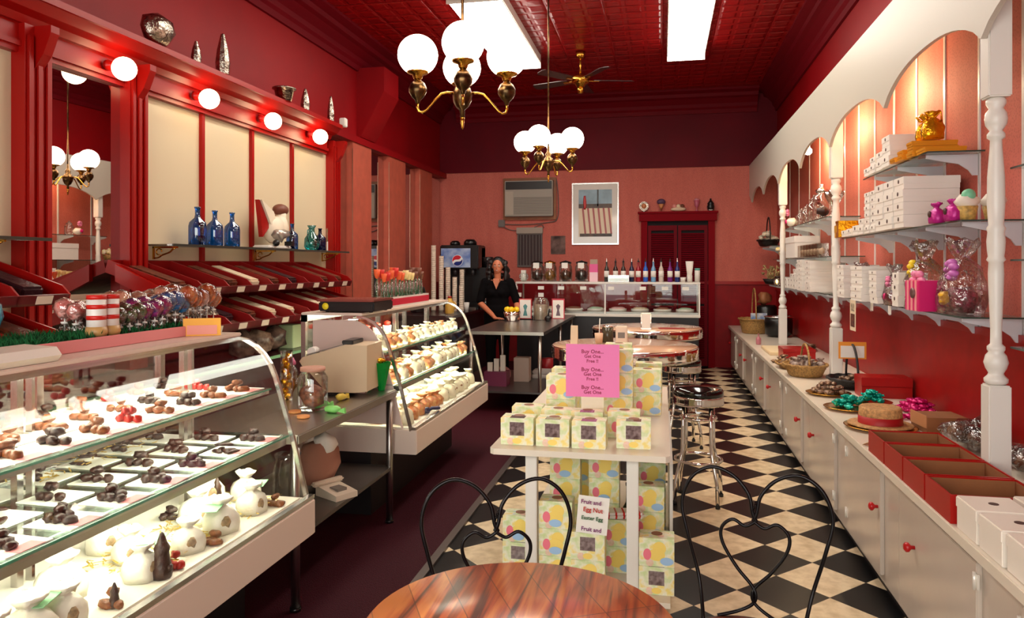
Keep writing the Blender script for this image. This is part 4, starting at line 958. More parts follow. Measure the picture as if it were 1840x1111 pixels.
giftbag('brown_bow_gift', (1.42, yS(1478,1.42), zt), .7, choc, M('brown_ribbon',(110,40,30),.4), 'brown ribboned gift on the upper shelf by the middle post', None, False)
giftbag('white_flower_gift', (1.45, yS(1422,1.45), zt), .8, frost, bowp, 'pink and white flowered gift at the far end of the upper shelf', hot, False)
t = thing('yellow_flower_basket', 'basket of yellow and white flowers on the middle shelf', 'basket', (1.5, 9.6, zm)); part('basket', B().lathe([(.07,0),(.1,.08),(.09,.08)]), wicker, t)
fl = B(); 
for k in range(14): fl.blob(.032,(rd.uniform(-.09,.09),rd.uniform(-.11,.11),rd.uniform(.1,.17)),seed=k,sub=1)
part('flowers', fl, M('yellow_flowers',(225,195,90),.5,var=.4,vscale=20,col2=(240,230,210)), t)
t = thing('white_gift_box', 'large white lidded box on the middle shelf behind the middle post', 'box', (1.5, 8.6, zm)); part('base', B().box(-.12,.12,-.3,.3,0,.2), boxw, t); part('lid', B().box(-.125,.125,-.305,.305,.16,.23,.003), boxw, t)
for k in range(7):
    t = Once(lambda: (lambda t: (part('box', B().box(-.05,.05,-.05,.05,0,.12), glass('frosted_box',(.85,.82,.78),.1,.5), t), part('sweets', B().blob(.035,(0,0,.045),(1,1,1.1),.2,1,4), M('pale_sweets',(220,200,180),.5), t), t)[-1])(thing('clear_sweet_box','','box'))) if k == 0 else t
    t((1.44, 8.15-k*.15, zm), 0, 'small clear box of sweets, %s from far end on the middle shelf' % nth(k), 'clear boxes on the middle shelf')
for k, (y_, n) in enumerate(((9.0,2),(8.82,2),(8.64,3),(8.46,4),(8.28,5))):
    stack(n, 1.50, y_, zl, .2,.15,.055, '%s low shelf stack of the second bay' % nth(k))
stack(7, 1.5, 8.02, zl, .24,.26,.045, 'tall stack of the second bay'); stack(6, 1.52, 7.66, zl, .26,.26,.05, 'stack just behind the middle post')
t = thing('dark_twig_basket', 'dark basket of dried sprigs at the far end of the low shelf', 'basket', (1.5, 10.9, zl)); part('basket', B().lathe([(.08,0),(.12,.07),(.1,.07)]), wickerd, t)
tw_ = B()
for k in range(18): tw_.tube([(rd.uniform(-.05,.05),rd.uniform(-.05,.05),.06),(rd.uniform(-.13,.13),rd.uniform(-.16,.16),rd.uniform(.12,.26))],.007,5).blob(.02,(rd.uniform(-.12,.12),rd.uniform(-.15,.15),rd.uniform(.12,.25)),seed=k,sub=1)
part('sprigs', tw_, M('sprigs',(110,80,50),.7,var=.6,vscale=20,col2=(200,180,120)), t)
for k, y_ in enumerate((10.3,10.05,9.8,9.55,9.35)):
    if k == 1:
        t = thing('candle_glass', 'small glowing candle glass on the low shelf', 'candle', (1.45,y_,zl)); part('glass', B().cyl(.04,0,.09), GV, t); part('flame', B().sph(.014,(0,0,.05),(1,1,1.6)), M('flame',(255,190,90),.5,es=20), t)
    else:
        t = thing('small_glass_jar', 'small lidded glass jar, %s from the far end on the low shelf' % nth(k), 'jar', (1.5,y_,zl)); part('jar', B().cyl(.05,0,.09), GV, t); part('lid', B().cyl(.045,.09,.115), white if k > 2 else choc, t); part('contents', B().cyl(.042,.004,.06), M('jar_sweets',(200,170,140),.6), t)
def handled(name, loc, rx, ry, h, hh, wm, label, fill=None, tilt=0, nfill=14, rz=0, fs=.026):
    t = thing(name, label, 'basket', loc, rz)
    prof = [(0,.004),(rx*.72,0),(rx*.8,.01),(rx*.95,h*.7),(rx,h),(rx*1.06,h*1.02),(rx*.97,h*1.0),(rx*.9,h*.6),(rx*.75,.014),(0,.012)]
    bk = B().lathe(prof, seg=28)
    for v in bk.bm.verts: v.co.y *= ry/rx
    part('basket', bk, wm, t)
    part('rim', B().tube([(rx*1.04*math.cos(a), ry*1.04*math.sin(a), h+.003*math.sin(a*14)) for a in [k*2*PI/56 for k in range(56)]], .011, 6, True), wm, t)
    if hh: part('handle', B().tube([(0, ry*math.cos(a), h+(hh-h)*math.sin(a)) for a in [k*PI/20 for k in range(21)]], .009, 7), wm, t)
    return t
t = handled('handled_basket', (1.5, 11.2, SH['c_mid']), .15, .2, .09, .42, wickerd, 'dark handled basket of white blossoms on the small far shelf')
fl = B()
for k in range(16): fl.blob(.04,(rd.uniform(-.11,.11),rd.uniform(-.15,.15),rd.uniform(.1,.2)),seed=k,sub=1)
part('blossoms', fl, M('white_blossoms',(230,215,190),.6,var=.3,vscale=20), t)
# ================================================================== GOODS ON THE RIGHT COUNTER
ZK = .6655
def K(x, y): return F(x, y, ZK)
sq = M('cake_box', (240,232,220), .4)
def cakebox():
    t = thing('cake_box', '', 'box')
    part('base', B().box(-.085,.085,-.085,.085,0,.112,.003), sq, t); part('lid', B().box(-.088,.088,-.088,.088,.075,.116,.004), sq, t)
    part('sticker', B().cyl(.016,.116,.1172,(0,0,0),14), brownd, t, 'brown round sticker'); return t
cakebox = Once(cakebox)
for (x_, y_, z_, lb) in ((1.115,2.63,0,'white square box with brown dot, nearest the camera and the counter edge'),(1.115,2.82,0,'white square box with brown dot, behind the nearest one'),(1.31,2.66,0,'white square box with brown dot, near one against the wall side'),(1.31,2.85,0,'white square box with brown dot, far one against the wall side'),(1.12,2.44,0,'white square box with brown dot, at the frame corner'),(1.32,2.46,0,'white square box with brown dot, farthest from the edge'),(1.40,2.74,.118,'white square box lying on top of the others')):
    cakebox((x_, y_, ZK+z_), 0, lb, 'white square boxes on the near counter')
# red open trays
def redtray(w_, l_, h_, loc, rz, label):
    t = thing('red_tray_box', label, 'tray', loc, rz, 'red open trays on the counter')
    part('tray', B().box(-w_/2,w_/2,-l_/2,l_/2,0,.006).box(-w_/2,-w_/2+.006,-l_/2,l_/2,.006,h_).box(w_/2-.006,w_/2,-l_/2,l_/2,.006,h_).box(-w_/2+.006,w_/2-.006,-l_/2,-l_/2+.006,.006,h_).box(-w_/2+.006,w_/2-.006,l_/2-.006,l_/2,.006,h_), redbox, t)
    part('kraft_lining', B().box(-w_/2+.007,w_/2-.007,-l_/2+.007,l_/2-.007,.0065,.009).box(-w_/2+.0065,-w_/2+.008,-l_/2+.007,l_/2-.007,.009,h_-.006).box(w_/2-.008,w_/2-.0065,-l_/2+.007,l_/2-.007,.009,h_-.006).box(-w_/2+.009,w_/2-.009,-l_/2+.0065,-l_/2+.008,.009,h_-.006).box(-w_/2+.009,w_/2-.009,l_/2-.008,l_/2-.0065,.009,h_-.006), kraft, t)
    return t
for i, (y_, lb) in enumerate(((3.075,'red open tray box with kraft lining, nearest the camera'),(3.35,'red open tray box, second from the camera on the counter'),(3.625,'red open tray box, third from the camera on the counter'),(3.90,'red open tray box, farthest from the camera, holding clear sweets'))):
    redtray(.325, .26, .105, (1.185, y_, ZK), 0, lb)
sweetb = Once(lambda: single('wrapped_sweet', B().blob(.02,(0,0,.015),(1.3,1,.7),.25,1,7), M('clear_sweet',(200,170,140),.3,var=.6,vscale=60,col2=(160,60,50)), '', 'sweet'))
for k in range(22): sweetb((1.185+rd.uniform(-.12,.12), 3.90+rd.uniform(-.09,.09), ZK+.012), rd.uniform(0,3), 'wrapped sweet lying inside the farthest red tray', 'sweets in the farthest red tray')
def plate(name, loc, r, mat, label):
    return single(name, B().lathe([(0,.004),(r*.6,0),(r*.62,.003),(r*.95,.015),(r,.018),(r*.96,.02),(r*.6,.009),(0,.009)], seg=36), mat, label, 'plate', loc)
goldp = M('gold_plate', (205,150,60), .2, 1)
p_ = K(1562, 768); p_ = Vector((1.235, p_.y, ZK))
plate('gold_plate', (1.225, 4.58, ZK), .195, goldp, 'round gold plate under the straw hat')
t = thing('straw_hat', 'straw boater hat with red band standing on a gold plate', 'hat', (1.225, 4.58, ZK+.021))
part('brim', B().lathe([(0,.004),(.16,.0),(.175,.006),(.17,.012),(.11,.012),(0,.012)],seg=32), M('straw',(214,160,100),.7,var=.3,vscale=60,bump=.6,bscale=100), t)
part('crown', B().lathe([(.118,.012),(.112,.10),(.105,.108),(.09,.106),(0,.1)],seg=32), MC['straw'], t); part('red_band', B().lathe([(.1185,.014),(.1165,.055),(.112,.056),(.112,.014)],seg=32,cap=False), M('hat_band',(165,16,20),.5), t)
tealw = M('teal_foil', (0,170,150), .25, .4, bump=.6, bscale=40); magw = M('magenta_foil', (205,20,110), .25, .4, bump=.6, bscale=40); silw = M('mixed_foil', (180,150,120), .3, .5, var=.6, vscale=50, col2=(90,60,50))
def mkfoil(mat): 
    return Once(lambda: single('foil_sweet', B().blob(.021,(0,0,.018),(1.25,1,.8),.2,2,12).blob(.01,(.028,0,.02),(1,1.4,1),.3,1,3).blob(.01,(-.028,0,.02),(1,1.4,1),.3,1,4), mat, '', 'sweet'))
ft, fm, fs_ = mkfoil(tealw), mkfoil(magw), mkfoil(silw)
def heap(fn, c, r, n, z, label, group, lay=3):
    k = 0
    for L_ in range(lay):
        m = int(n*(.5,.32,.18)[L_]) if lay == 3 else n
        for i in range(m):
            a = rd.uniform(0,2*PI); q = r*(1-.3*L_)*math.sqrt(rd.uniform(0,1))
            fn((c[0]+q*math.cos(a), c[1]+q*math.sin(a), z+L_*.024), rd.uniform(0,3), label, group)
plate('gold_plate', (1.20, 5.16, ZK), .165, goldp, 'gold plate of teal sweets nearest the counter edge')
heap(ft, (1.20,5.16), .11, 26, ZK+.012, 'teal foil sweet heaped on the gold plate beside the hat', 'teal sweets, nearer plate')
plate('gold_plate', (1.38, 5.40, ZK), .14, goldp, 'gold plate of pale teal sweets behind the first teal plate')
heap(ft, (1.38,5.40), .09, 18, ZK+.012, 'teal foil sweet on the plate behind the nearer teal heap', 'teal sweets, farther plate')
heap(fm, (1.60,5.18), .11, 42, ZK+.001, 'magenta foil sweet heaped on the counter near the wall', 'magenta sweets')
heap(fm, (1.50,4.90), .07, 14, ZK+.001, 'magenta foil sweet in the small heap behind the hat', 'magenta sweets, small heap')
t = thing('kraft_box', 'open brown cardboard box standing behind the red trays', 'box', (1.54, 4.6, ZK), .1); part('carton', B().box(-.11,.11,-.1,.1,0,.09), kraft, t); part('flap', B().box(-.115,-.11,-.1,.1,.03,.1), M('kraft_light',(190,130,84),.7), t)
celw = M('crumpled_wrap', (150,110,84), .2, bump=1, bscale=22, var=.5, vscale=12)
for k, (x_, y_, s_, lb) in enumerate(((1.56,4.2,1.25,'heap of crumpled clear bags beyond the nearest post'),(1.60,3.78,1.0,'heap of crumpled clear bags right behind the nearest post'),(1.60,3.2,.9,'heap of crumpled clear bags before the nearest post'))):
    t = thing('cellophane_heap', lb, 'bag heap', (x_, y_, ZK)); fb, wb = B(), B(); rk = random.Random(k+5)
    for j in range(6):
        c = (rk.uniform(-.06,.06)*s_, rk.uniform(-.12,.12)*s_, .04*s_+rk.uniform(0,.03)); fb.blob(.042*s_, c, (1,1.2,.75), .3, 2, j); wb.blob(.056*s_, (c[0],c[1],c[2]+.008), (1.1,1.3,.8), .3, 2, j+9)
    for b_ in (fb, wb):
        for v in b_.bm.verts: v.co.z = max(v.co.z, .001)
    part('filling', fb, celw, t); part('wrap', wb, CEL, t)
t = thing('metal_tongs', 'silver serving tongs lying at the counter edge by the red trays', 'tongs', (1.09, 4.2, ZK), .9)
part('arm', B().box(-.1,.1,-.012,-.002,0,.004), chrome, t); part('arm', B().box(-.1,.1,.002,.012,.004,.008), chrome, t); part('tip', B().sph(.018,(.1,0,.008),(1.2,1,.4)), chrome, t)
t = thing('red_gift_box', 'closed long red box standing in front of the red wall', 'box', (1.55, 5.73, ZK)); part('base', B().box(-.165,.165,-.1,.1,0,.12), redbox, t); part('lid', B().box(-.168,.168,-.103,.103,.08,.145,.003), redbox, t)
plate('gold_plate', (1.18, 5.72, ZK), .155, goldp, 'gold plate of mixed foil sweets before the black basket')
heap(fs_, (1.18,5.72), .115, 36, ZK+.012, 'mixed foil sweet on the gold plate before the black basket', 'mixed foil sweets, plate')
t = handled('black_basket', (1.43, 6.10, ZK), .17, .19, .07, .33, wickerd, 'low black basket with a tall handle and an orange sign')
part('sign_board', B().box(-.10,.10,-.012,-.008,.22,.35), M('orange_card',(235,150,40),.5), t); part('sign_paper', B().box(-.085,.085,-.014,-.012,.23,.32), paperw, t, 'white paper panel on the orange sign')
heap(fs_, (1.43,6.10), .12, 40, ZK+.02, 'foil sweet piled in the black basket', 'sweets in the black basket')
t = handled('wicker_basket', (1.19, 6.66, ZK), .17, .19, .10, .27, wicker, 'round light wicker basket filled with clear bags of sweets')
cb_ = Once(lambda: single('clear_sweet_bag', bagshape(.035,.04,.09,77,.2), M('clear_bag_mix',(190,170,155),.25,var=.6,vscale=30,col2=(80,50,46)), '', 'sweet bag'))
for k in range(16): a = rd.uniform(0,2*PI); q = rd.uniform(0,.13); cb_((1.19+q*math.cos(a), 6.66+q*math.sin(a), ZK+.03+rd.uniform(0,.06)), rd.uniform(0,3), 'clear sweet bag filling the light wicker basket', 'bags in the light wicker basket')
t = handled('flat_wicker_tray', (1.17, 7.15, ZK), .14, .2, .045, 0, wicker, 'flat wicker tray of wrapped sweets at the counter edge')
heap(fs_, (1.17,7.15), .11, 24, ZK+.02, 'foil sweet on the flat wicker tray', 'sweets on the flat wicker tray')
t = thing('red_gift_box', 'smaller red box standing behind the light wicker basket', 'box', (1.32, 7.85, ZK)); part('base', B().box(-.15,.15,-.16,.16,0,.10), redbox, t); part('lid', B().box(-.153,.153,-.163,.163,.08,.115,.003), redbox, t)
t = thing('cream_tray', 'shallow cream tray of pale sweets far back on the counter', 'tray', (1.30, 8.45, ZK)); part('tray', B().box(-.2,.2,-.35,.35,0,.03,.004), M('tray_cream',(225,200,160),.6), t); part('lining', B().box(-.19,.19,-.34,.34,.03,.034), M('tray_lining',(236,215,175),.6), t)
heap(fs_, (1.14,7.5), .09, 18, ZK+.001, 'foil sweet scattered before the cream tray', 'sweets before the cream tray')
heap(fs_, (1.60,8.6), .08, 18, ZK+.001, 'foil sweet behind the cream tray near the wall', 'sweets behind the cream tray')
t = handled('tall_handled_basket', (1.25, 10.75, ZK), .2, .24, .2, .62, wicker, 'tall handled wicker basket holding a blue and white card')
part('card', B().box(-.1,.12,-.2,-.196,.16,.29,rot=.15), M('blue_white_card',(228,228,226),.5,var=1,vscale=14,col2=(50,110,180)), t)
t = thing('black_kettle', 'large round black pot standing behind the far post', 'pot', (1.50, 10.25, ZK)); part('pot', B().lathe([(.11,0),(.17,.04),(.18,.2),(.17,.26)],seg=24), black, t); part('rim', B().lathe([(.165,.255),(.185,.26),(.185,.272),(.165,.275)],seg=24,cap=False), chrome, t)
t = thing('brown_bow_pot', 'black pot topped with a brown bow behind the handled basket', 'pot', (1.5, 11.4, ZK)); part('pot', B().lathe([(.13,0),(.15,.05),(.15,.33),(.12,.36),(0,.36)],seg=20), black, t); part('bow', B().blob(.09,(-.03,0,.45),(1,1.4,1),.35,2,5), M('bow_brown',(170,110,70),.5), t)
single('pink_bottle', B().lathe(bottle_prof(.13,.03),seg=14), M('pink_bottle_m',(180,110,120),.3), 'small pink bottle standing on the counter before the far post', 'bottle', (1.12, 9.2, ZK))
# ================================================================== CENTRAL DISPLAY TABLE
TX0, TX1, TY0, TY1 = -.79, .035, 3.36, 5.32
t = thing('display_table', 'white painted display table with square legs in the middle of the shop', 'table', ((TX0+TX1)/2, TY0, 0))
cx_ = (TX0+TX1)/2
part('top', B().prism([(TX0-cx_+.02,0),(TX1-cx_-.02,0),(TX1-cx_,.02),(TX1-cx_,TY1-TY0),(TX0-cx_,TY1-TY0),(TX0-cx_,.02)], .722,.75,'Z'), counterw, t)
for x_ in (-.606, -.134):
    for y_ in (.10, 1.85):
        part('leg', B().box(x_-cx_-.027,x_-cx_+.027,y_-.027,y_+.027,0,.722,.003), white, t)
part('side_panel', B().box(.036-cx_,.052-cx_,.45,1.85,.0,.60), white, t)
part('bottom_shelf', B().box(TX0-cx_+.02,TX1-cx_,.0,1.86,.075,.10), counterw, t)
def easter_mat():
    m, n, L, b = nt_new('easter_print'); tc = n.new('ShaderNodeTexCoord'); b.inputs['Roughness'].default_value = .45
    no = n.new('ShaderNodeTexNoise'); no.inputs['Scale'].default_value = 22; L.new(tc.outputs['Object'], no.inputs['Vector'])
    rp = n.new('ShaderNodeValToRGB'); e = rp.color_ramp.elements; e[0].position = .38; e[0].color = lin((206,222,160)); e[1].position = .55; e[1].color = lin((240,238,214))
    x = e.new(.66); x.color = lin((240,220,130)); L.new(no.outputs[0], rp.inputs[0])
    vo = n.new('ShaderNodeTexVoronoi'); vo.inputs['Scale'].default_value = 19; L.new(tc.outputs['Object'], vo.inputs['Vector'])
    r2 = n.new('ShaderNodeValToRGB'); r2.color_ramp.interpolation = 'CONSTANT'; e = r2.color_ramp.elements; e[0].color = lin((240,232,160)); e[1].position = .3; e[1].color = lin((240,150,160))
    for p, c in ((.48,(170,200,232)),(.64,(214,226,170)),(.82,(246,214,110))): q = e.new(p); q.color = lin(c)
    sp = n.new('ShaderNodeSeparateColor'); L.new(vo.outputs['Color'], sp.inputs[0]); L.new(sp.outputs[0], r2.inputs[0])
    mr = n.new('ShaderNodeMapRange'); mr.inputs[1].default_value = .30; mr.inputs[2].default_value = .36; mr.inputs[3].default_value = .45; mr.inputs[4].default_value = 0; L.new(vo.outputs['Distance'], mr.inputs[0])
    mx = n.new('ShaderNodeMix'); mx.data_type = 'RGBA'; L.new(mr.outputs[0], mx.inputs[0]); L.new(rp.outputs[0], mx.inputs[6]); L.new(r2.outputs[0], mx.inputs[7])
    L.new(mx.outputs[2], b.inputs['Base Color']); return m
em = easter_mat(); chick = M('chick_yellow', (246,216,110), .5); eggp = M('egg_pink', (238,120,140), .5); eggb = M('egg_blue', (160,196,232), .5)
EW, ED, EH = .158, .115, .128
def ell(b, cx, cz, rx, rz, y): 
    return b.prism([(cx+rx*math.cos(a), cz+rz*math.sin(a)) for a in [k*PI/9 for k in range(18)]], y-.0008, y)
def ebox(kind):
    def f():
        t = thing('easter_box', '', 'easter box')
        part('carton', B().box(-EW/2,EW/2,-ED/2,ED/2,0,EH,.002), em, t)
        part('top_opening', B().cyl(.026,EH,EH+.0012,(0,.01,0),16), M('opening_brown',(140,90,60),.6), t)
        if kind == 'window':
            wn = part('window', B().box(-.035,.035,-ED/2-.0012,-ED/2+.01,.045,.108).box(-.035,.035,-ED/2-.0012,.0,EH+.0002,EH+.001), M('window_film',(70,46,44),.15,var=.7,vscale=55,col2=(150,130,130),coat=.5), t, 'clear window showing chocolate')
            a = B(); ell(a, 0, .02, .022, .014, -ED/2-.0003); part('chick_print', a, chick, t)
        else:
            a = B(); ell(a, .012, .085, .03, .03, -ED/2-.0003); ell(a, .0, .055, .038, .028, -ED/2-.0011); part('chick_print', a, chick, t)
            a = B(); ell(a, -.042, .055, .018, .026, -ED/2-.002); part('pink_egg_print', a, eggp, t)
            a = B(); ell(a, .0 if kind == 'egg' else .045, .028, .03, .018, -ED/2-.003); part('blue_egg_print', a, eggb, t)
        return t
    return Once(f)
EB = {'window':ebox('window'), 'egg':ebox('egg'), 'chick':ebox('chick')}
def ecol(kind, px_, py_, y, n, label, z=.7505, rz=0, x=None):
    X_ = WY(px_, py_, y).x if x is None else x
    for k in range(n):
        lb = 'easter box, %s in the %s' % ((('topmost' if k == n-1 else lev[k]) if n > 1 else 'standing alone'), label) if n > 1 else 'easter box %s' % label
        EB[kind if not isinstance(kind, list) else kind[k % len(kind)]]((X_, y, z+k*(EH+.001)), rz+rd.uniform(-.03,.03), lb, 'easter boxes on the display table')
ecol('window', 933, 760, 3.50, 1, 'with chocolate window, leftmost of the front row'); ecol('window', 996, 760, 3.50, 1, 'with chocolate window, second from left in the front row')
ecol('window', 1060, 760, 3.49, 1, 'with chocolate window, third from left in the front row'); ecol('window', 1139, 765, 3.53, 1, 'with chocolate window, rightmost of the front row')
ecol('chick', 950, 700, 3.78, 1, 'behind the leftmost front box'); ecol('chick', 1003, 700, 3.72, 1, 'behind the second front box')
ecol('window', 1056, 700, 3.70, 1, 'with chocolate window behind the third front box'); ecol('egg', 1122, 700, 3.74, 1, 'behind the rightmost front box')
ecol('chick', 1010, 680, 4.02, 2, 'pair left of the pink sign'); ecol(['chick','egg'], 1018, 680, 4.3, 2, 'stack behind the pair left of the sign')
ecol('chick', 1112, 660, 4.18, 3, 'three high stack right of the sign'); ecol('chick', 1163, 680, 4.33, 2, 'two high stack farthest right')
ecol('egg', 1166, 650, 4.62, 2, 'stack behind the farthest right one'); ecol('egg', 1112, 650, 4.48, 3, 'stack behind the three high stack')
zb = .1005
ecol('egg', 980, 950, 3.52, 3, 'lower shelf stack beside the left leg', zb, 0, -.495)
ecol(['egg','window'], 1058, 980, 3.50, 2, 'lower shelf pair under the white sign', zb); ecol(['window','chick'], 1150, 1000, 3.49, 2, 'lower shelf pair beside the right leg', zb, 0, -.025)
ecol(['window','egg'], 925, 980, 3.66, 2, 'lower shelf pair left of the left leg', zb, 0, -.70)
ecol('chick', 1110, 950, 3.70, 2, 'lower shelf second row pair in the middle', zb); ecol(['egg'], 1000, 900, 3.9, 4, 'lower shelf rear stack at left', zb, 0, -.50)
ecol(['egg','chick'], 1050, 900, 3.95, 4, 'lower shelf rear stack in the middle', zb, 0, -.30); ecol('chick', 1170, 900, 3.85, 3, 'lower shelf rear stack at right', zb, 0, -.07)
ecol('egg', 1000, 900, 4.3, 4, 'lower shelf farthest stack at left', zb, 0, -.45); ecol('chick', 1000, 900, 4.3, 4, 'lower shelf farthest stack at right', zb, 0, -.06)
t = thing('red_white_packet', 'red and white striped packet lying on the lower easter boxes', 'packet', (-.19, 3.70, zb+2*(EH+.001)+.001), .2); part('packet', B().box(-.1,.1,-.05,.05,0,.03,.012), white, t)
for k in range(5): part('stripe', B().box(-.085+k*.038,-.07+k*.038,-.0505,.0505,.0,.0305,.012), stripe, t)
single('dark_bottle', B().lathe(bottle_prof(.36,.04),seg=18), M('bottle_black',(10,22,12),.1), 'dark green bottle standing among the boxes under the table', 'bottle', (-.175, 3.93, zb))
# signs
dpk = M('sign_lettering', (150,20,70), .6)
q0, q1 = WY(1017, 712, 3.92), WY(1113, 620, 3.92); w_, h_ = q1.x-q0.x, q1.z-q0.z
t = thing('pink_offer_sign', 'bright pink paper sign in a clear stand on the display table', 'sign', ((q0.x+q1.x)/2, 3.92, .7505), .03)
b0 = q0.z-.7505
part('paper', B().box(-w_/2,w_/2,-.001,.001,b0,b0+h_), pinkp, t)
part('stand', B().box(-w_/2,w_/2,.002,.005,0,b0+h_).box(-w_/2,w_/2,.0,.08,0,.004), G, t)
for k, (tx, zz, sz) in enumerate((('Buy One...',.86,.028),('Get One',.77,.024),('Free !!',.68,.024),('Buy One...',.52,.028),('Get One',.43,.026),('Free !!',.34,.024),('Buy One...',.18,.028),('Get One',.09,.026))):
    part('lettering', B().text(tx, sz, (0,-.0016,b0+h_*zz)), dpk, t)
q0, q1 = WY(1034, 955, 3.42), WY(1090, 896, 3.42); w_, h_ = q1.x-q0.x, q1.z-q0.z
t = thing('white_flavour_sign', 'white sign with purple and green lettering leaning on the lower easter boxes', 'sign', ((q0.x+q1.x)/2, 3.43, zb+2*(EH+.001)+.001), .05)
Rt = Matrix.Rotation(-.1,3,'X') @ Matrix.Rotation(.08,3,'Y')
part('card', B().box(-w_/2,w_/2,-.001,.001,0,h_*1.05,rot=Rt), paperw, t)
part('lettering', B().text('Fruit and', .026, (0,-.0018,h_*.9), rot=Rt), M('lettering_purple',(120,20,100),.6), t); part('lettering', B().text('Fruit and', .026, (0,-.0018,h_*.12), rot=Rt), MC['lettering_purple'], t)
part('lettering', B().text('Egg Nut', .028, (.008,-.0018,h_*.68), rot=Rt), M('lettering_red',(190,40,30),.6), t); part('lettering', B().text('Easter Egg', .024, (.004,-.0018,h_*.44), rot=Rt), M('lettering_green',(30,90,50),.6), t)
# ================================================================== ROUND METAL EDGED TABLES, STOOLS
lam = M('laminate_peach', (206,166,136), .22, coat=.25)
def round_table(loc, r, h, label, seg=56):
    t = thing('round_table', label, 'table', loc, 0, 'round metal edged tables')
    part('top', B().lathe([(0,h-.02),(r-.01,h-.02),(r-.008,h),(0,h)],seg=seg), lam, t)
    part('ribbed_edge', B().lathe([(r-.012,h-.11),(r,h-.105),(r+.004,h-.09),(r,h-.078),(r+.005,h-.066),(r,h-.052),(r+.005,h-.04),(r,h-.026),(r+.004,h-.012),(r-.004,h+.002),(r-.012,h)],seg=seg,cap=False), chrome, t)
    part('column', B().cyl(.045,.03,h-.02), chrome, t)
    part('base', B().lathe([(.05,.06),(.1,.04),(.28,.02),(.29,0),(0,0)],seg=32), chrome, t)
    return t
round_table((-.32,6.43,0), .62, .92, 'nearer round table with ribbed chrome edge behind the display table')
round_table((-.17,8.34,0), .60, .92, 'farther round table with ribbed chrome edge before the ice cream counter')
def stool():
    t = thing('bar_stool', '', 'stool')
    part('seat', B().lathe([(0,.70),(.15,.70),(.168,.72),(.168,.755),(.15,.775),(.0,.785)],seg=36), blackv, t)
    part('chrome_band', B().lathe([(.15,.655),(.168,.66),(.171,.672),(.167,.682),(.171,.692),(.167,.702),(.171,.712),(.166,.722),(.15,.722)],seg=36,cap=False), chrome, t)
    for k in range(4):
        a = PI/4+k*PI/2; c_, s_ = math.cos(a), math.sin(a)
        lg = part('leg', B().tube([(c_*r, s_*r, z) for r, z in ((.125,.66),(.13,.5),(.132,.36),(.145,.31),(.19,.15),(.198,.012))], .0125, 10), chrome, t)
        part('foot', B().cyl(.016,0,.02,(c_*.198,s_*.198,0),10), black, lg)
    for r, z, n_ in ((.155,.285,'foot_ring'),(.118,.57,'upper_ring')):
        part(n_, B().tube([(r*math.cos(q),r*math.sin(q),z) for q in [k*2*PI/40 for k in range(40)]], .01, 8, True), chrome, t)
    return t
stool = Once(stool)
stool((.24,5.20,0), TH-.35, 'chrome bar stool with black seat standing clear right of the display table', 'chrome bar stools')
stool((.17,6.77,0), TH, 'chrome bar stool with black seat tucked at the nearer round table', 'chrome bar stools')

t = thing('napkin_dispenser', 'upright white and chrome napkin dispenser on the farther round table', 'napkin dispenser', (-.17+.0, 8.05, .921), 0)
part('body', B().box(-.055,.055,-.04,.04,0,.18,.008), chrome, t); part('napkins', B().box(-.045,.045,-.043,-.035,.015,.165), paperw, t)
p_ = F(1180, 581, .921); single('red_menu', B().box(-.14,.14,-.08,.08,0,.004), M('menu_red',(150,40,30),.5), 'red menu lying on the farther round table', 'menu', (.1, 8.2, .921), .1)
t = thing('menu_stand', 'cream folded menu card on the nearer round table', 'menu card', (WY(1032,600,6.3).x, 6.3, .921), 0); part('card', B().prism([(-.035,0),(.035,0),(.003,.17),(-.003,.17)],-.03,.03,'X',rot=0).box(-.03,.03,-.04,.04,0,.004), M('card_cream',(214,190,160),.6), t)
t = thing('straw_cup', 'cream cup holding a white straw on the nearer round table', 'cup', (WY(1076,600,6.5).x, 6.5, .921)); part('cup', B().lathe([(.03,0),(.038,.09),(.034,.09),(.028,.01),(0,.01)]), M('cup_cream',(216,180,150),.5), t); part('straw', B().tube([(0,0,.02),(.01,0,.22)],.005,6), white, t)
t = thing('dark_condiment_jar', 'dark condiment jar on the nearer round table', 'jar', (WY(1092,600,6.62).x, 6.62, .921)); part('jar', B().cyl(.05,0,.13), M('smoky',(70,62,46),.2), t); part('lid', B().cyl(.045,.13,.15), chrome, t)
t = thing('white_napkin_box', 'white napkin box beside the dark jar on the nearer round table', 'napkin box', (WY(1117,600,6.55).x, 6.55, .921)); part('box', B().box(-.05,.05,-.05,.05,0,.15,.006), M('napbox',(225,205,185),.5), t); part('slot', B().box(-.03,.03,-.051,-.05,.05,.1), greyp, t)
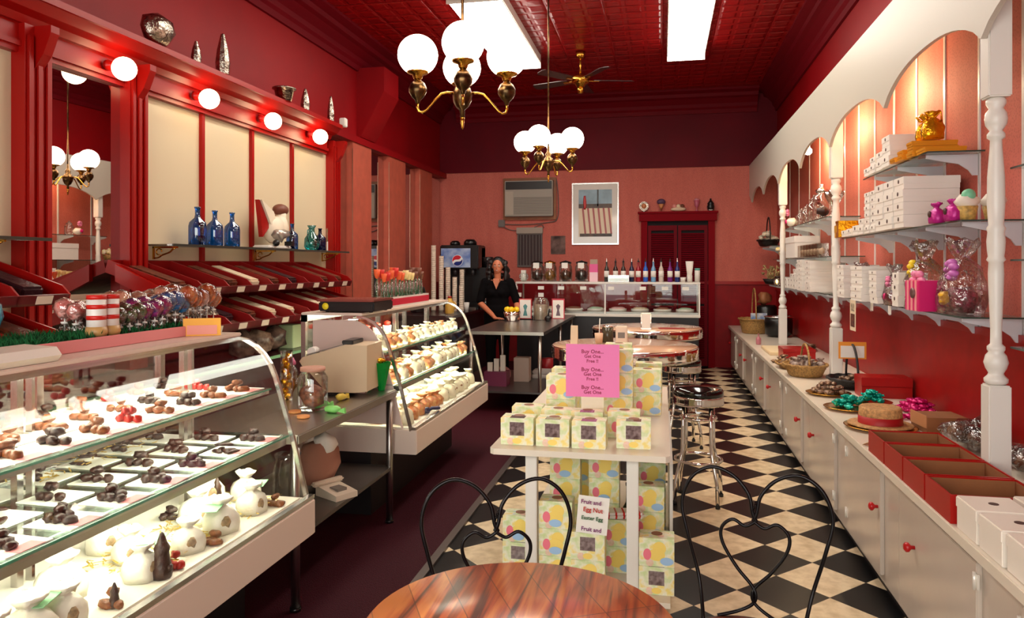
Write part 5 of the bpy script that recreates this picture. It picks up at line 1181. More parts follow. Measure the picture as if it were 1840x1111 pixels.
# ================================================================== FOREGROUND TABLE AND WIRE CHAIRS
def woodm():
    m, n, L, b = nt_new('varnished_oak'); tc = n.new('ShaderNodeTexCoord'); mp = n.new('ShaderNodeMapping'); mp.inputs['Rotation'].default_value = (0,0,math.radians(-28)); mp.inputs['Scale'].default_value = (16,1.1,1)
    L.new(tc.outputs['Object'], mp.inputs[0]); no = n.new('ShaderNodeTexNoise'); no.inputs['Scale'].default_value = 1.6; no.inputs['Detail'].default_value = 7; no.inputs['Distortion'].default_value = .6; L.new(mp.outputs[0], no.inputs['Vector'])
    rp = n.new('ShaderNodeValToRGB'); e = rp.color_ramp.elements; e[0].position = .36; e[0].color = lin((96,34,12)); e[1].position = .62; e[1].color = lin((244,164,84)); q = e.new(.47); q.color = lin((206,98,38)); L.new(no.outputs[0], rp.inputs[0])
    m2 = n.new('ShaderNodeMapping'); m2.inputs['Rotation'].default_value = (0,0,math.radians(-28)); L.new(tc.outputs['Object'], m2.inputs[0]); br = n.new('ShaderNodeTexBrick'); br.inputs['Scale'].default_value = 1; br.inputs['Brick Width'].default_value = .11; br.inputs['Row Height'].default_value = 4; br.offset = 0
    br.inputs['Color1'].default_value = lin((255,235,210)); br.inputs['Color2'].default_value = lin((205,160,150)); br.inputs['Mortar'].default_value = lin((120,80,60)); br.inputs['Mortar Size'].default_value = .0015; L.new(m2.outputs[0], br.inputs['Vector'])
    mx = n.new('ShaderNodeMix'); mx.data_type = 'RGBA'; mx.blend_type = 'MULTIPLY'; mx.inputs[0].default_value = .8; L.new(rp.outputs[0], mx.inputs[6]); L.new(br.outputs[0], mx.inputs[7]); L.new(mx.outputs[2], b.inputs['Base Color'])
    b.inputs['Roughness'].default_value = .3; b.inputs['Coat Weight'].default_value = .5; b.inputs['Coat Roughness'].default_value = .18; return m
t = thing('cafe_table', 'round varnished wooden cafe table in the foreground', 'table', (-.33,1.72,0))
part('top', B().lathe([(0,.722),(.36,.722),(.374,.73),(.377,.742),(.37,.75),(0,.75)],seg=72), woodm(), t)
part('column', B().lathe([(.035,.05),(.03,.2),(.035,.7),(.1,.722)],seg=20), iron, t)
for k in range(4):
    R = Matrix.Rotation(k*PI/2+.5,3,'Z'); part('foot', B().tube([R @ Vector(p) for p in ((.02,0,.09),(.14,0,.06),(.24,0,.014))],.014,8), iron, t)
def spl(pts, n=8):
    P = [Vector(p) for p in pts]; o = []
    for i in range(len(P)-1):
        a, b_, c, d = P[max(i-1,0)], P[i], P[i+1], P[min(i+2,len(P)-1)]
        for k in range(n):
            u = k/n; o.append(.5*((2*b_)+(c-a)*u+(2*a-5*b_+4*c-d)*u*u+(3*b_-a-3*c+d)*u**3))
    return o+[P[-1]]
def wire_chair():
    t = thing('wire_chair', '', 'chair')
    part('seat', B().lathe([(0,.44),(.17,.44),(.185,.448),(.18,.46),(0,.462)],seg=32), M('seat_wood',(110,50,24),.35), t)
    part('seat_rim', B().tube([(.188*math.cos(a),.188*math.sin(a),.45) for a in [k*2*PI/40 for k in range(40)]],.007,8,True), iron, t)
    for s in (-1,1):
        yb = .185
        part('back_loop', B().tube(spl([(s*.15,.12,.45),(s*.175,yb,.56),(s*.215,yb+.01,.70),(s*.235,yb+.02,.80),(s*.205,yb+.025,.885),(s*.14,yb+.03,.925),(s*.07,yb+.03,.905),(s*.02,yb+.025,.85),(s*.006,yb+.02,.79),(-s*.005,yb+.02,.765)]),.0065,8), iron, t)
        part('heart_scroll', B().tube(spl([(-s*.005,yb+.02,.765),(s*.03,yb+.02,.745),(s*.07,yb+.02,.762),(s*.105,yb+.02,.73),(s*.10,yb+.015,.68),(s*.055,yb+.01,.61),(s*.008,yb+.005,.56),(-s*.006,yb,.53),(s*.006,yb,.50),(s*.05,yb-.01,.475),(s*.11,.15,.46)]),.0058,8), iron, t)
        for q in (-1,1):
            lg = part('leg', B().tube(spl([(s*.11,q*.11,.44),(s*.13,q*.13,.3),(s*.12,q*.12,.15),(s*.17,q*.17,.006)]),.0075,8), iron, t)
            part('foot', B().cyl(.012,0,.012,(s*.17,q*.17,0),8), black, lg)
    b_ = B()
    for k in range(8):
        b_.tube([(math.cos(a)*.006+.0, .205+math.sin(a)*.006, .765+k*.009+j*.0) for j, a in enumerate([k*.8, k*.8+.8])],.005,5)
    part('twist', b_, iron, t)
    part('leg_hoop', B().tube([(.15*math.cos(a),.15*math.sin(a),.2) for a in [k*2*PI/32 for k in range(32)]],.005,6,True), iron, t)
    return t
wire_chair = Once(wire_chair)
def put_chair(px_, d, rz, label):
    r_ = (px_-920)/FPX*d; bx = Vector((-SN*d+CS*r_, CS*d+SN*r_, 0)); off = Matrix.Rotation(rz,3,'Z') @ Vector((0,.205,0))
    wire_chair((bx.x-off.x, bx.y-off.y, 0), rz, label, 'wire parlour chairs')
put_chair(892, 2.33, TH+.05, 'black wire parlour chair with heart back behind the wooden table')
put_chair(1356, 2.42, TH-.42, 'black wire parlour chair with heart back standing on the checkered floor')
# ================================================================== BACK WALL
def bw(x, y, Y=YB): return WY(x, y, Y)
a_, c_ = bw(905,396), bw(1000,319); mx_, mz_ = (a_.x+c_.x)/2, a_.z; W_, H_ = c_.x-a_.x, c_.z-a_.z
t = thing('air_conditioner', 'through-wall air conditioner in an oak frame high on the pink back wall', 'air conditioner', (mx_, YB, mz_))
oak = M('oak_frame', (150,84,36), .5, var=.2)
part('wood_frame', B().box(-W_/2,W_/2,-.04,-.001,0,.05).box(-W_/2,W_/2,-.04,-.001,H_-.05,H_).box(-W_/2,-W_/2+.04,-.04,-.001,.05,H_-.05).box(W_/2-.04,W_/2,-.04,-.001,.05,H_-.05), oak, t)
part('housing', B().box(-W_/2+.045,W_/2-.045,-.13,-.01,.055,H_-.055,.008), M('ac_grey',(158,150,138),.5), t)
part('upper_vent', B().box(-W_/2+.06,W_/2-.06,-.134,-.125,H_-.20,H_-.07), black, t)
b_ = B()
for k in range(12): b_.box(-W_/2+.2,W_/2-.06,-.137,-.128,.09+k*.024,.10+k*.024)
part('louvre_grille', b_, M('ac_louvre',(120,112,102),.5), t)
part('control_panel', B().box(-W_/2+.06,-W_/2+.19,-.136,-.128,.08,H_-.23), M('ac_panel',(176,164,148),.5), t)
def conduit(pts_, r, label):
    P = [bw(*p) for p in pts_]; P = [Vector((p.x, YB-.02, p.z)) for p in P]
    single('power_cord', B().tube(spl(P, 6), r, 6), M('cord_grey',(110,90,84),.5), label, 'cord')
conduit([(1000,322),(1003,350),(1002,392),(985,400),(940,404),(903,403)], .009, 'grey cord running from the air conditioner frame to the socket')
conduit([(903,406),(920,414),(950,413),(972,404),(978,410)], .008, 'grey cord looping from the socket over the grille')
q = bw(902,402); single('wall_socket', B().box(-.055,.055,-.05,0,-.06,.06,.01), M('socket_grey',(110,100,96),.5), 'round grey plug in the socket left of the grille', 'socket', (q.x, YB, q.z))
a_, c_ = bw(930,480), bw(975,409); W_, H_ = c_.x-a_.x, c_.z-a_.z
t = thing('vent_grille', 'grey barred ventilation grille on the back wall below the air conditioner', 'grille', ((a_.x+c_.x)/2, YB, a_.z))
b_ = B().box(-W_/2,W_/2,-.03,-.001,0,.03).box(-W_/2,W_/2,-.03,-.001,H_-.12,H_-.1).box(-W_/2,-W_/2+.02,-.03,-.001,.03,H_-.12).box(W_/2-.02,W_/2,-.03,-.001,.03,H_-.12)
for k in range(1,8): b_.box(-W_/2+k*W_/8-.006,-W_/2+k*W_/8+.006,-.028,-.01,.03,H_-.12)
part('bars', b_, M('grille_grey',(96,84,80),.5), t); part('backing', B().box(-W_/2+.02,W_/2-.02,-.009,-.001,.03,H_-.12), M('grille_back',(60,40,40),.7), t)
part('top_box', B().box(-W_/2-.01,W_/2+.01,-.06,-.001,H_-.1,H_,.006), M('grille_box',(160,146,132),.5), t)
# framed flag picture
a_, c_ = bw(1028,440), bw(1112,328); W_, H_ = c_.x-a_.x, c_.z-a_.z
t = thing('framed_poster', 'silver framed poster with red and cream stripes on the back wall', 'picture', ((a_.x+c_.x)/2, YB, a_.z))
part('frame', B().box(-W_/2,W_/2,-.03,-.001,0,.02).box(-W_/2,W_/2,-.03,-.001,H_-.02,H_).box(-W_/2,-W_/2+.02,-.03,-.001,.02,H_-.02).box(W_/2-.02,W_/2,-.03,-.001,.02,H_-.02), alu, t)
part('mat_board', B().box(-W_/2+.02,W_/2-.02,-.02,-.002,.02,H_-.02), M('poster_mat',(214,206,196),.25,coat=.6), t)
iw, z0, z1, z2 = W_/2-.11, .13, H_*.62, H_-.11
part('sky_print', B().box(-iw,iw,-.0215,-.02,z1,z2), M('print_sky',(150,180,196),.3,var=.3,vscale=4), t)
part('field_print', B().box(-iw,iw,-.0215,-.02,z0,z1), M('print_cream',(226,204,170),.3), t)
for k in range(6):
    x_ = -iw+.05+k*(2*iw-.12)/5; part('stripe_print', B().prism([(x_,z1),(x_+.03,z1),(x_+.075,z0+.04),(x_+.045,z0+.04)],-.0225,-.0215), M('print_red',(165,50,44),.3), t)
part('dark_band_print', B().box(-iw,iw,-.0232,-.0225,z1-.03,z1+.04).box(-iw+.02,iw,-.0232,-.0225,z0,z0+.05), M('print_brown',(96,64,44),.4,var=.6,vscale=10), t)
part('pole_print', B().box(.03,.055,-.0232,-.0225,z1,z2), black, t); part('red_figure_print', B().blob(.05,(-iw+.1,-.026,z1+.06),(.5,.1,2.4),.2,2,4), M('print_red2',(190,30,30),.4), t)
a_, c_ = bw(990,457), bw(1016,424); W_, H_ = c_.x-a_.x, c_.z-a_.z
single('small_photo', B().box(-W_/2,W_/2,-.012,-.001,0,H_), M('photo_print',(150,120,112),.5,var=1,vscale=5,col2=(10,8,10),spec=.1), 'small dark unframed photo pinned between the grille and the poster', 'photo', ((a_.x+c_.x)/2, YB, a_.z))
# door
Lx, Rx = bw(1152,500).x, bw(1284,500).x; ZD0 = bw(1200,400).z
dm = M('door_dark_red', (108,4,20), .6, spec=.12)
dr = struct('door_1', B().box(Lx, Lx+.10, YB-.07, YB-.013, 0, ZD0+.02).box(Rx-.10, Rx, YB-.07, YB-.013, 0, ZD0+.02), M('door_frame_red',(128,6,20),.7,spec=.1))
struct('lintel', B().box(Lx-.03, Rx+.03, YB-.10, YB-.013, ZD0+.02, ZD0+.14).box(Lx-.05, Rx+.05, YB-.12, YB-.013, ZD0+.14, ZD0+.17), MC['door_frame_red'], dr)
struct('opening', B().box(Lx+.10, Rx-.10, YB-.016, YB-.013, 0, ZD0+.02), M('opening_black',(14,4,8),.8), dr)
mid = (Lx+Rx)/2
for (a_, c_) in ((Lx+.11, mid-.008),(mid+.008, Rx-.11)):
    b_ = B().box(a_,a_+.05,YB-.055,YB-.025,.02,ZD0-.05).box(c_-.05,c_,YB-.055,YB-.025,.02,ZD0-.05).box(a_+.05,c_-.05,YB-.055,YB-.025,.02,.14).box(a_+.05,c_-.05,YB-.055,YB-.025,1.0,1.1).box(a_+.05,c_-.05,YB-.055,YB-.025,ZD0-.13,ZD0-.05)
    k = .17
    while k < ZD0-.16:
        if not .97 < k < 1.1: b_.prism([(YB-.05,k-.012),(YB-.028,k+.012),(YB-.026,k+.008),(YB-.048,k-.016)], a_+.05, c_-.05, 'X')
        k += .034
    lf = struct('door_leaf', b_, dm, dr)
orn = ZD0+.171
def O(x): return bw(x, 380, YB-.07).x
t = thing('foil_swirl', 'silver and gold swirl lollipop ornament at the left end of the door lintel', 'ornament', (O(1157), YB-.07, orn)); part('disc', B().cyl(.075,-.02,.02,(0,0,0),20,rot=Matrix.Rotation(PI/2,3,'X')), silver, t).location=(0,0,.09); part('core', B().sph(.04,(0,-.02,.09),(1,.4,1)), M('copper_core',(190,110,60),.4), t); part('stem', B().box(-.012,.012,-.012,.012,0,.03), white, t)
t = thing('cone_ornament', 'ice cream cone ornament with a purple scoop above the door', 'ornament', (O(1188), YB-.07, orn)); part('cone', B().lathe([(0,0),(.045,.12),(.0,.12)],seg=14), M('cone_tan',(200,130,80),.6), t); part('scoop', B().sph(.062,(0,0,.155),(1.1,1,.8)), M('scoop_purple',(86,60,90),.5), t)
t = thing('sundae_boat_ornament', 'banana boat sundae ornament in the middle above the door', 'ornament', (O(1219), YB-.07, orn)); part('boat', B().sph(.1,(0,0,.035),(1.2,.5,.35)), M('boat_cream',(225,200,170),.3), t)
for k,(c__) in enumerate(((225,150,140),(235,215,180),(110,60,40))): part('scoop', B().sph(.035,(-.06+k*.06,0,.08)), M('sc%d'%k, c__, .5), t)
t = thing('pink_glass_ornament', 'pink parfait glass ornament right of the sundae above the door', 'ornament', (O(1252), YB-.07, orn)); part('glass', B().lathe([(.03,0),(.008,.02),(.008,.05),(.03,.08),(.045,.17)],seg=14), M('parfait_pink',(180,90,110),.25), t); part('cream', B().blob(.04,(0,0,.175),(1,1,.7),.2,2,3), M('parfait_top',(200,130,140),.5), t)
t = thing('dark_urn_ornament', 'dark lidded urn ornament at the right end of the door lintel', 'ornament', (O(1277), YB-.07, orn)); part('urn', B().lathe([(.03,0),(.05,.02),(.06,.07),(.045,.1),(.055,.11),(.03,.15),(.012,.17),(.016,.19),(0,.2)],seg=16), black, t); part('foot_disc', B().sph(.035,(0,-.03,.02),(1,.5,.5)), white, t)
# ================================================================== ICE CREAM DIPPING CABINET
DY0, DY1, DXL, DXR = 10.85, 11.45, -2.15, .53
t = thing('dipping_cabinet', 'white topped glass ice cream dipping cabinet before the back wall', 'ice cream cabinet', ((DXL+DXR)/2, DY0, 0))
cx2 = (DXL+DXR)/2; hw = (DXR-DXL)/2
part('body', B().box(-hw+.02,hw-.02,.02,DY1-DY0,0,.86), M('cabinet_black',(20,10,12),.35), t)
part('ledge', B().box(-hw,hw,-.02,DY1-DY0,.86,.90,.005), white, t)
part('top_board', B().box(-hw,hw,-.01,DY1-DY0,1.335,1.365,.005), white, t)
b_ = B()
for x_ in (-hw,-.02,hw-.025): b_.box(x_,x_+.022,0,.02,.90,1.335)
for x_ in (-hw,hw-.025): b_.box(x_,x_+.022,DY1-DY0-.02,DY1-DY0,.90,1.335)
part('frame', b_, white, t)
part('glass_front', B().box(-hw+.022,hw-.025,.004,.010,.90,1.335), G, t)
part('glass_end', B().box(hw-.012,hw-.006,.02,DY1-DY0-.02,.90,1.335), G, t)
part('tub_deck', B().box(-hw+.03,hw-.03,.03,DY1-DY0-.03,.90,.93), steel, t)
for k in range(8):
    tb = part('ice_cream_tub', B().cyl(.13,.93,.965,(-hw+.2+k*.325,.26,0),20), paperw, t); part('ice_cream', B().blob(.11,(-hw+.2+k*.325,.26,.965),(1,1,.25),.15,2,k), M('ice%d'%(k%4),((235,190,190),(235,220,190),(150,100,80),(190,215,190))[k%4],.6), tb)
for k, px_ in enumerate((925,972,1008,1048,1098,1155,1195,1232)):
    q = WY(px_, 517, DY0); part('flavour_card', B().box(q.x-cx2-.045,q.x-cx2+.045,-.001,.003,1.25,1.30), paperw, t)
for px_ in (923,972): 
    q = WY(px_, 530, DY0); part('flavour_card', B().box(max(q.x-cx2,-hw+.05)-.04,max(q.x-cx2,-hw+.05)+.04,-.001,.003,1.14,1.20), paperw, t)
ZT2 = 1.366; TY = DY0+.12
def T2(px_): return WY(px_, 500, TY).x
liq = [(60,60,56),(50,30,30),(60,40,36),(16,24,60),(150,20,40),(30,90,190),(110,160,200),(200,190,180),(110,30,120),(20,40,110)]
ln = ['clear','brown','dark brown','navy','red','blue','pale blue','milky','purple','dark blue']
for k, px_ in enumerate((1090,1106,1120,1135,1147,1160,1174,1188,1204,1217)):
    t = thing('syrup_bottle', 'tall syrup bottle with %s syrup and pourer, %s from the left on the cabinet' % (ln[k], nth(k)), 'bottle', (T2(px_), TY, ZT2), 0, 'syrup bottles on the dipping cabinet')
    part('glass', B().lathe([(.032,0),(.036,.01),(.036,.17),(.03,.2),(.014,.235),(.013,.28),(.016,.29)],seg=16), M('syrup%d'%k, liq[k], .12, coat=.4), t)
    part('label', B().cyl(.0368,.07,.16,seg=16), paperw, t); part('pourer', B().lathe([(.014,.29),(.016,.3),(.006,.315),(.004,.345),(0,.35)],seg=10), black if k % 3 else chrome, t)
for k, (px_, c__, lb) in enumerate(((965,(60,30,20),'dark cookie jar, leftmost of four on the dipping cabinet'),(988,(190,130,50),'jar of golden cookies with white tag on the dipping cabinet'),(1016,(110,62,30),'jar of brown cookies with a big white tag on the dipping cabinet'),(1045,(50,34,28),'dark cookie jar beside the pink tub on the dipping cabinet'))):
    t = thing('cookie_jar', lb, 'jar', (T2(px_), TY+.02, ZT2)); part('glass', B().lathe([(.09,0),(.1,.02),(.1,.22),(.08,.25),(.085,.27)],seg=20), GV, t)
    part('cookies', B().blob(.085,(0,0,.095),(1,1,1.05),.14,2,k+60), M('cookie%d'%k, c__, .5, var=.5, vscale=25), t); part('lid', B().lathe([(.088,.27),(.088,.29),(.02,.31),(0,.32)],seg=16), black if k != 1 else brass, t); part('tag', B().box(-.045,.045,-.104,-.101,.2,.28), paperw, t)
t = thing('small_straw_jar', 'small clear jar of white packets at the left end of the cabinet', 'jar', (T2(941), TY, ZT2)); part('glass', B().sph(.075,(0,0,.07),(1,1,.95)), GV, t); part('packets', B().box(-.035,.035,-.03,.03,.01,.17), paperw, t)
t = thing('pink_sign_tub', 'pink and white sign cube between the jars and syrup bottles', 'sign', (T2(1067), TY, ZT2)); part('lower_half', B().box(-.06,.06,-.03,.03,0,.14), M('tub_pale',(240,200,210),.5), t); part('upper_half', B().box(-.06,.06,-.03,.03,.14,.26), M('tub_pink',(225,90,150),.5), t); part('top_card', B().box(-.055,.055,-.002,.002,.26,.33), M('tub_grey',(170,150,130),.6), t)
t = thing('clear_topping_box', 'low clear box of toppings in front of the syrup bottles', 'box', (T2(1112), DY0+.045, ZT2)); part('box', B().box(-.15,.15,-.035,.035,0,.1), GV, t); part('toppings', B().box(-.14,.14,-.025,.025,.005,.05), M('toppings',(190,150,80),.5,var=.8,vscale=30,col2=(80,140,60)), t)
t = thing('paper_cone_cup', 'white paper cones standing in a cup at the right end of the cabinet', 'cups', (T2(1239), TY, ZT2))
part('cup', B().cyl(.04,0,.1), white, t)
for k in range(3): part('cone', B().lathe([(.008,.05),(.035,.30),(.0,.29)],((k-1)*.022,0,0),12,None), paperw, t)
t = thing('teal_can', 'white can with teal band at the far right of the cabinet', 'can', (T2(1253), TY-.02, ZT2)); part('can', B().cyl(.038,0,.2), white, t); part('teal_band', B().cyl(.0385,.17,.2), M('teal_band',(90,170,160),.5), t)
single('small_white_cup', B().lathe([(.03,0),(.042,.07),(.036,.07),(.026,.006),(0,.006)]), white, 'small white cup between the bottles and the paper cones', 'cup', (T2(1227), TY-.06, ZT2))
# ================================================================== STEEL L TABLE and its goods
t = thing('steel_serving_table', 'steel serving table with pipe legs in front of the woman', 'table', (-1.67, 7.8, 0))
part('top', B().prism([(-.43,0),(.43,0),(.43,2.95),(.05,2.95),(.05,1.72),(-.43,1.72)], .855, .89, 'Z'), steel, t)
part('lower_shelf', B().box(-.40,.40,.03,1.68,.22,.24), MC['shelf_steel'], t)
for x_, y_ in ((-.38,.05),(.38,.05),(-.38,1.66),(.38,1.66),(.38,2.88)): part('leg', B().cyl(.02,0,.855,(x_,y_,0)), steel, t)
zt2 = .891
q = F(920, 577, zt2)
t = thing('fruit_bowl', 'small steel bowl on the serving table holding lemons', 'bowl', q); part('bowl', B().lathe([(.06,0),(.065,.01),(.095,.06),(.115,.12),(.11,.12),(.08,.05),(0,.02)],seg=24,cap=True), chrome, t)
for k, (dx, dy) in enumerate(((-.05,-.02),(.0,-.045),(.055,-.01))):
    single('lemon', B().sph(.036,(0,0,0),(1.25,1,1)), M('lemon',(250,205,20),.4), ['lemon at the left in the steel bowl','lemon in the middle of the steel bowl','lemon at the right in the steel bowl'][k], 'lemon', (q.x+dx*1.1, q.y+dy, q.z+.15), k, 'lemons in the steel bowl')
for k, (px_, w_, lb, fr) in enumerate(((944,.17,'white menu stand with a red top, beside the lemon bowl',(200,60,60)),(1003,.17,'white card in a red frame at the table right side',(190,20,50)))):
    q = F(px_, 573, zt2); t = thing('menu_stand', lb, 'menu card', q, .05); part('frame', B().box(-w_/2,w_/2,-.008,.008,0,.27), M('mf%d'%k, fr, .4), t); part('card', B().box(-w_/2+.012,w_/2-.012,-.010,-.008,.01,.25 if k else .255), paperw, t)
    part('figure_print', B().prism([(-.03,.04),(.03,.04),(.012,.12),(.03,.17),(0,.2),(-.03,.17),(-.012,.12)],-.0105,-.010) , M('print_teal' if k == 0 else 'print_grey', (80,140,140) if k == 0 else (110,90,100), .5), t)
q = F(972, 575, zt2); t = thing('glass_canister', 'tall clear glass canister between the two menu cards', 'jar', q); part('glass', B().lathe([(.1,0),(.105,.01),(.105,.24),(.085,.27),(.085,.29)],seg=24), GV, t); part('contents', B().cyl(.09,.008,.2,seg=20), M('canister_sugar',(190,170,150),.5), t)
q = F(986, 577, zt2); single('black_scoop', B().blob(.045,(0,0,.035),(1,.8,.9),.15,2,3).tube([(0,0,.05),(.01,0,.12),(.02,0,.16)],.01,6), black, 'black scoop standing beside the glass canister', 'scoop', (q.x, q.y-.05, zt2))
# goods on the lower shelf
zz = .241
q = F(908, 705, zz); t = thing('magenta_carton', 'dark magenta carton with white packets under the serving table', 'carton', (-1.85, 8.25, zz)); part('carton', B().box(-.13,.13,-.1,.1,0,.16), M('carton_magenta',(110,30,70),.5), t)
for k in range(3): part('packet', B().box(-.1+k*.07,-.045+k*.07,-.05+k*.02,-.01+k*.02,.16,.26+k*.04), paperw, t)
single('round_pink_disc', B().cyl(.09,-.01,.01,(0,0,0),24,rot=Matrix.Rotation(PI/2-.15,3,'X')), M('disc_pink',(190,130,130),.5), 'round pale pink disc standing in the dark under the table', 'disc', (-1.83, 8.5, zz+.09))
single('white_carton', B().box(-.09,.09,-.08,.08,0,.28,.004), M('carton_w',(190,170,160),.5), 'white carton standing beside the pink disc under the table', 'carton', (-1.62, 8.6, zz))
single('white_towel_stack', B().box(-.13,.13,-.1,.1,0,.05,.012).box(-.12,.12,-.09,.09,.052,.10,.012), M('towel',(190,180,175),.8), 'folded white towels under the right of the serving table', 'towels', (-1.42, 8.9, zz))
single('red_tin', B().cyl(.08,0,.2), M('tin_red',(150,14,24),.4), 'red tin on the lower shelf beside the towels', 'tin', (-1.42, 9.2, zz))
# ================================================================== SODA COUNTER
t = thing('soda_counter', 'dark back counter in the left rear corner under the soda machine', 'counter', (-3.6, 9.5, 0)); part('cabinet', B().box(.01,.85,0,2.0,.012,.90), M('soda_cab',(26,14,16),.5), t); part('top', B().box(.01,.88,-.02,2.02,.90,.935,.004), M('soda_top',(40,24,26),.3), t)
zs = .936
sx0 = -3.32; t = thing('soda_dispenser', 'black soda dispenser with a blue front panel and a red white blue emblem', 'soda machine', (-3.02, 10.95, zs))
sw = .30
part('body', B().box(-sw,sw,-.1,.35,.0,.10,.008).box(-sw,sw,.1,.35,.10,.95,.01).box(-sw,sw,-.12,.35,.62,.98,.015), black, t)
part('blue_panel', B().box(-sw+.02,sw-.12,-.128,-.12,.64,.93), M('panel_blue',(60,100,180),.3,var=1,vscale=7,col2=(190,205,225)), t)
part('top_lids', B().lathe([(.1,.98),(.1,1.03),(.07,1.07),(0,1.075)],(.12,.1,0),16).lathe([(.08,.98),(.08,1.02),(.05,1.05),(0,1.055)],(-.12,.1,0),16), black, t)
emb = part('emblem', B().cyl(.085,0,.004,(0,0,0),28,rot=Matrix.Rotation(PI/2,3,'X')), M('emblem_white',(240,238,236),.3), t); emb.location = (-.02,-.128,.745)
def seg_(top):
    P_ = []
    for k in range(15):
        a = (k/14)*PI*.86+PI*.07 if top else -(k/14)*PI*.86-PI*.07
        P_.append((.079*math.cos(a), .079*math.sin(a)))
    xs_, xe_ = P_[0][0], P_[-1][0]; z_ = P_[0][1]
    for k in range(1,8): x_ = xe_+(xs_-xe_)*k/8; P_.append((x_, z_+.014*math.sin(k/8*2*PI)))
    return P_
Rk = Matrix.Rotation(-.5,3,'Y')
s1 = part('red_half', B().prism(seg_(True),-.006,-.004,rot=Rk), M('emblem_red',(200,30,50),.3), emb); s2 = part('blue_half', B().prism(seg_(False),-.006,-.004,rot=Rk), M('emblem_blue',(20,40,120),.3), emb)
for k in range(4): part('nozzle', B().lathe([(.02,.52),(.03,.56),(.03,.62)],(-.22+k*.14,-.04,0),12), M('nozzle',(50,46,48),.3), t)
part('drip_tray', B().box(-sw+.02,sw-.02,-.2,-.1,0,.04,.004), steel, t)
cupw = M('cup_stack', (214,196,176), .6)
def cupstack(px_, y0, y1, Y, r, label, zb_=None):
    a_, c_ = WY(px_, y1, Y), WY(px_, y0, Y); zb_ = zs if zb_ is None else zb_; h = c_.z-zb_
    pr = []; n_ = max(3, int(h/.03))
    for k in range(n_): z_ = h*k/n_; pr += [(r*.92, z_), (r, z_+h/n_*.85), (r*1.04, z_+h/n_*.9), (r*1.04, z_+h/n_*.98)]
    single('cup_stack', B().lathe(pr, seg=16), cupw, label, 'cup stack', (a_.x, Y, zb_), 0, 'paper cup stacks by the soda machine')
cupstack(779,441,515,10.35,.036,'tallest stack of paper cups, left of the soda machine'); cupstack(793,460,525,10.35,.036,'second tall stack of paper cups from the left')
cupstack(805,480,525,10.35,.036,'third stack of paper cups from the left'); cupstack(817,498,535,10.2,.034,'short stack of paper cups right of the yellow jug'); cupstack(829,513,545,10.1,.034,'shortest stack of paper cups at the front'); cupstack(830,484,513,10.55,.036,'stack of paper cups under the blue panel')
q = WY(808,540,9.85); t = thing('yellow_jug', 'yellow plastic jug with a red cap before the paper cups', 'jug', (q.x, 9.85, zs)); part('jug', B().lathe([(.06,0),(.065,.02),(.065,.14),(.04,.19),(.025,.22)],seg=16), M('jug_yellow',(220,170,70),.4), t); part('cap', B().cyl(.027,.22,.245), M('cap_red',(180,40,30),.4), t); part('handle', B().tube([(.05,0,.17),(.085,0,.15),(.08,0,.08),(.06,0,.07)],.009), MC['jug_yellow'], t)
q = WY(850,490,10.9); t = thing('coffee_grinder', 'black coffee machine right of the soda dispenser', 'coffee machine', (-2.60+.0, 10.9, zs)); part('body', B().box(-.1,.1,-.05,.2,0,.08,.008).box(-.1,.1,.08,.2,.08,.62,.008).box(-.1,.1,-.08,.2,.42,.64,.012), black, t); part('hopper', B().lathe([(.06,.64),(.09,.78),(.08,.8),(0,.8)],(0,.06,0),18), M('hopper',(30,26,28),.2), t); part('carafe', B().sph(.06,(0,-.0,.15)), GV, t)
q = WY(856,520,10.3); single('white_paper_cup', B().lathe([(.03,0),(.042,.14),(.03,.14)],seg=16), white, 'single white cup left of the woman on the soda counter', 'cup', (min(q.x,-2.76), 10.3, zs))
t = thing('dark_urn', 'dark coffee urn at the left end of the soda counter', 'urn', (-3.42, 10.1, zs)); part('urn', B().lathe([(.1,0),(.11,.02),(.11,.3),(.09,.36),(.03,.39),(0,.4)],seg=20), black, t); part('tap', B().box(-.015,.015,-.15,-.1,.06,.1), chrome, t)
# ================================================================== WOMAN BEHIND THE TABLE
def cap_(b, p0, p1, r0, r1, n=14):
    p0, p1 = Vector(p0), Vector(p1); b.sph(r0, p0, seg=n, rings=8); b.sph(r1, p1, seg=n, rings=8); b.tube([p0, p1], r0, n, rads=[r0, r1]); return b
def chain(b, pts_, rads):
    for i in range(len(pts_)-1): cap_(b, pts_[i], pts_[i+1], rads[i], rads[i+1])
    return b
def remesh(b, vox, name, smooth=6):
    me = b.mesh(name); o = bpy.data.objects.new('tmp', me); C.objects.link(o)
    m = o.modifiers.new('r','REMESH'); m.mode = 'VOXEL'; m.voxel_size = vox; m.use_smooth_shade = True
    s_ = o.modifiers.new('s','SMOOTH'); s_.iterations = smooth; s_.factor = .5
    bpy.context.view_layer.update(); dg = bpy.context.evaluated_depsgraph_get()
    me2 = bpy.data.meshes.new_from_object(o.evaluated_get(dg)); bpy.data.objects.remove(o)
    for p in me2.polygons: p.use_smooth = True
    me2.materials.clear(); me2.name = name; return me2
skin = M('skin', (196,118,84), .5); shirt = M('black_shirt', (11,9,11), .95, spec=.1); trous = M('black_trousers', (11,10,11), .95, spec=.1); hairm = M('black_hair', (14,8,8), .4, bump=.8, bscale=60, stretch=(1,1,.25))
t = thing('person', 'woman with curly black hair and black shirt behind the serving table', 'person', (-2.19, 9.80, 0), .1)
b_ = B()
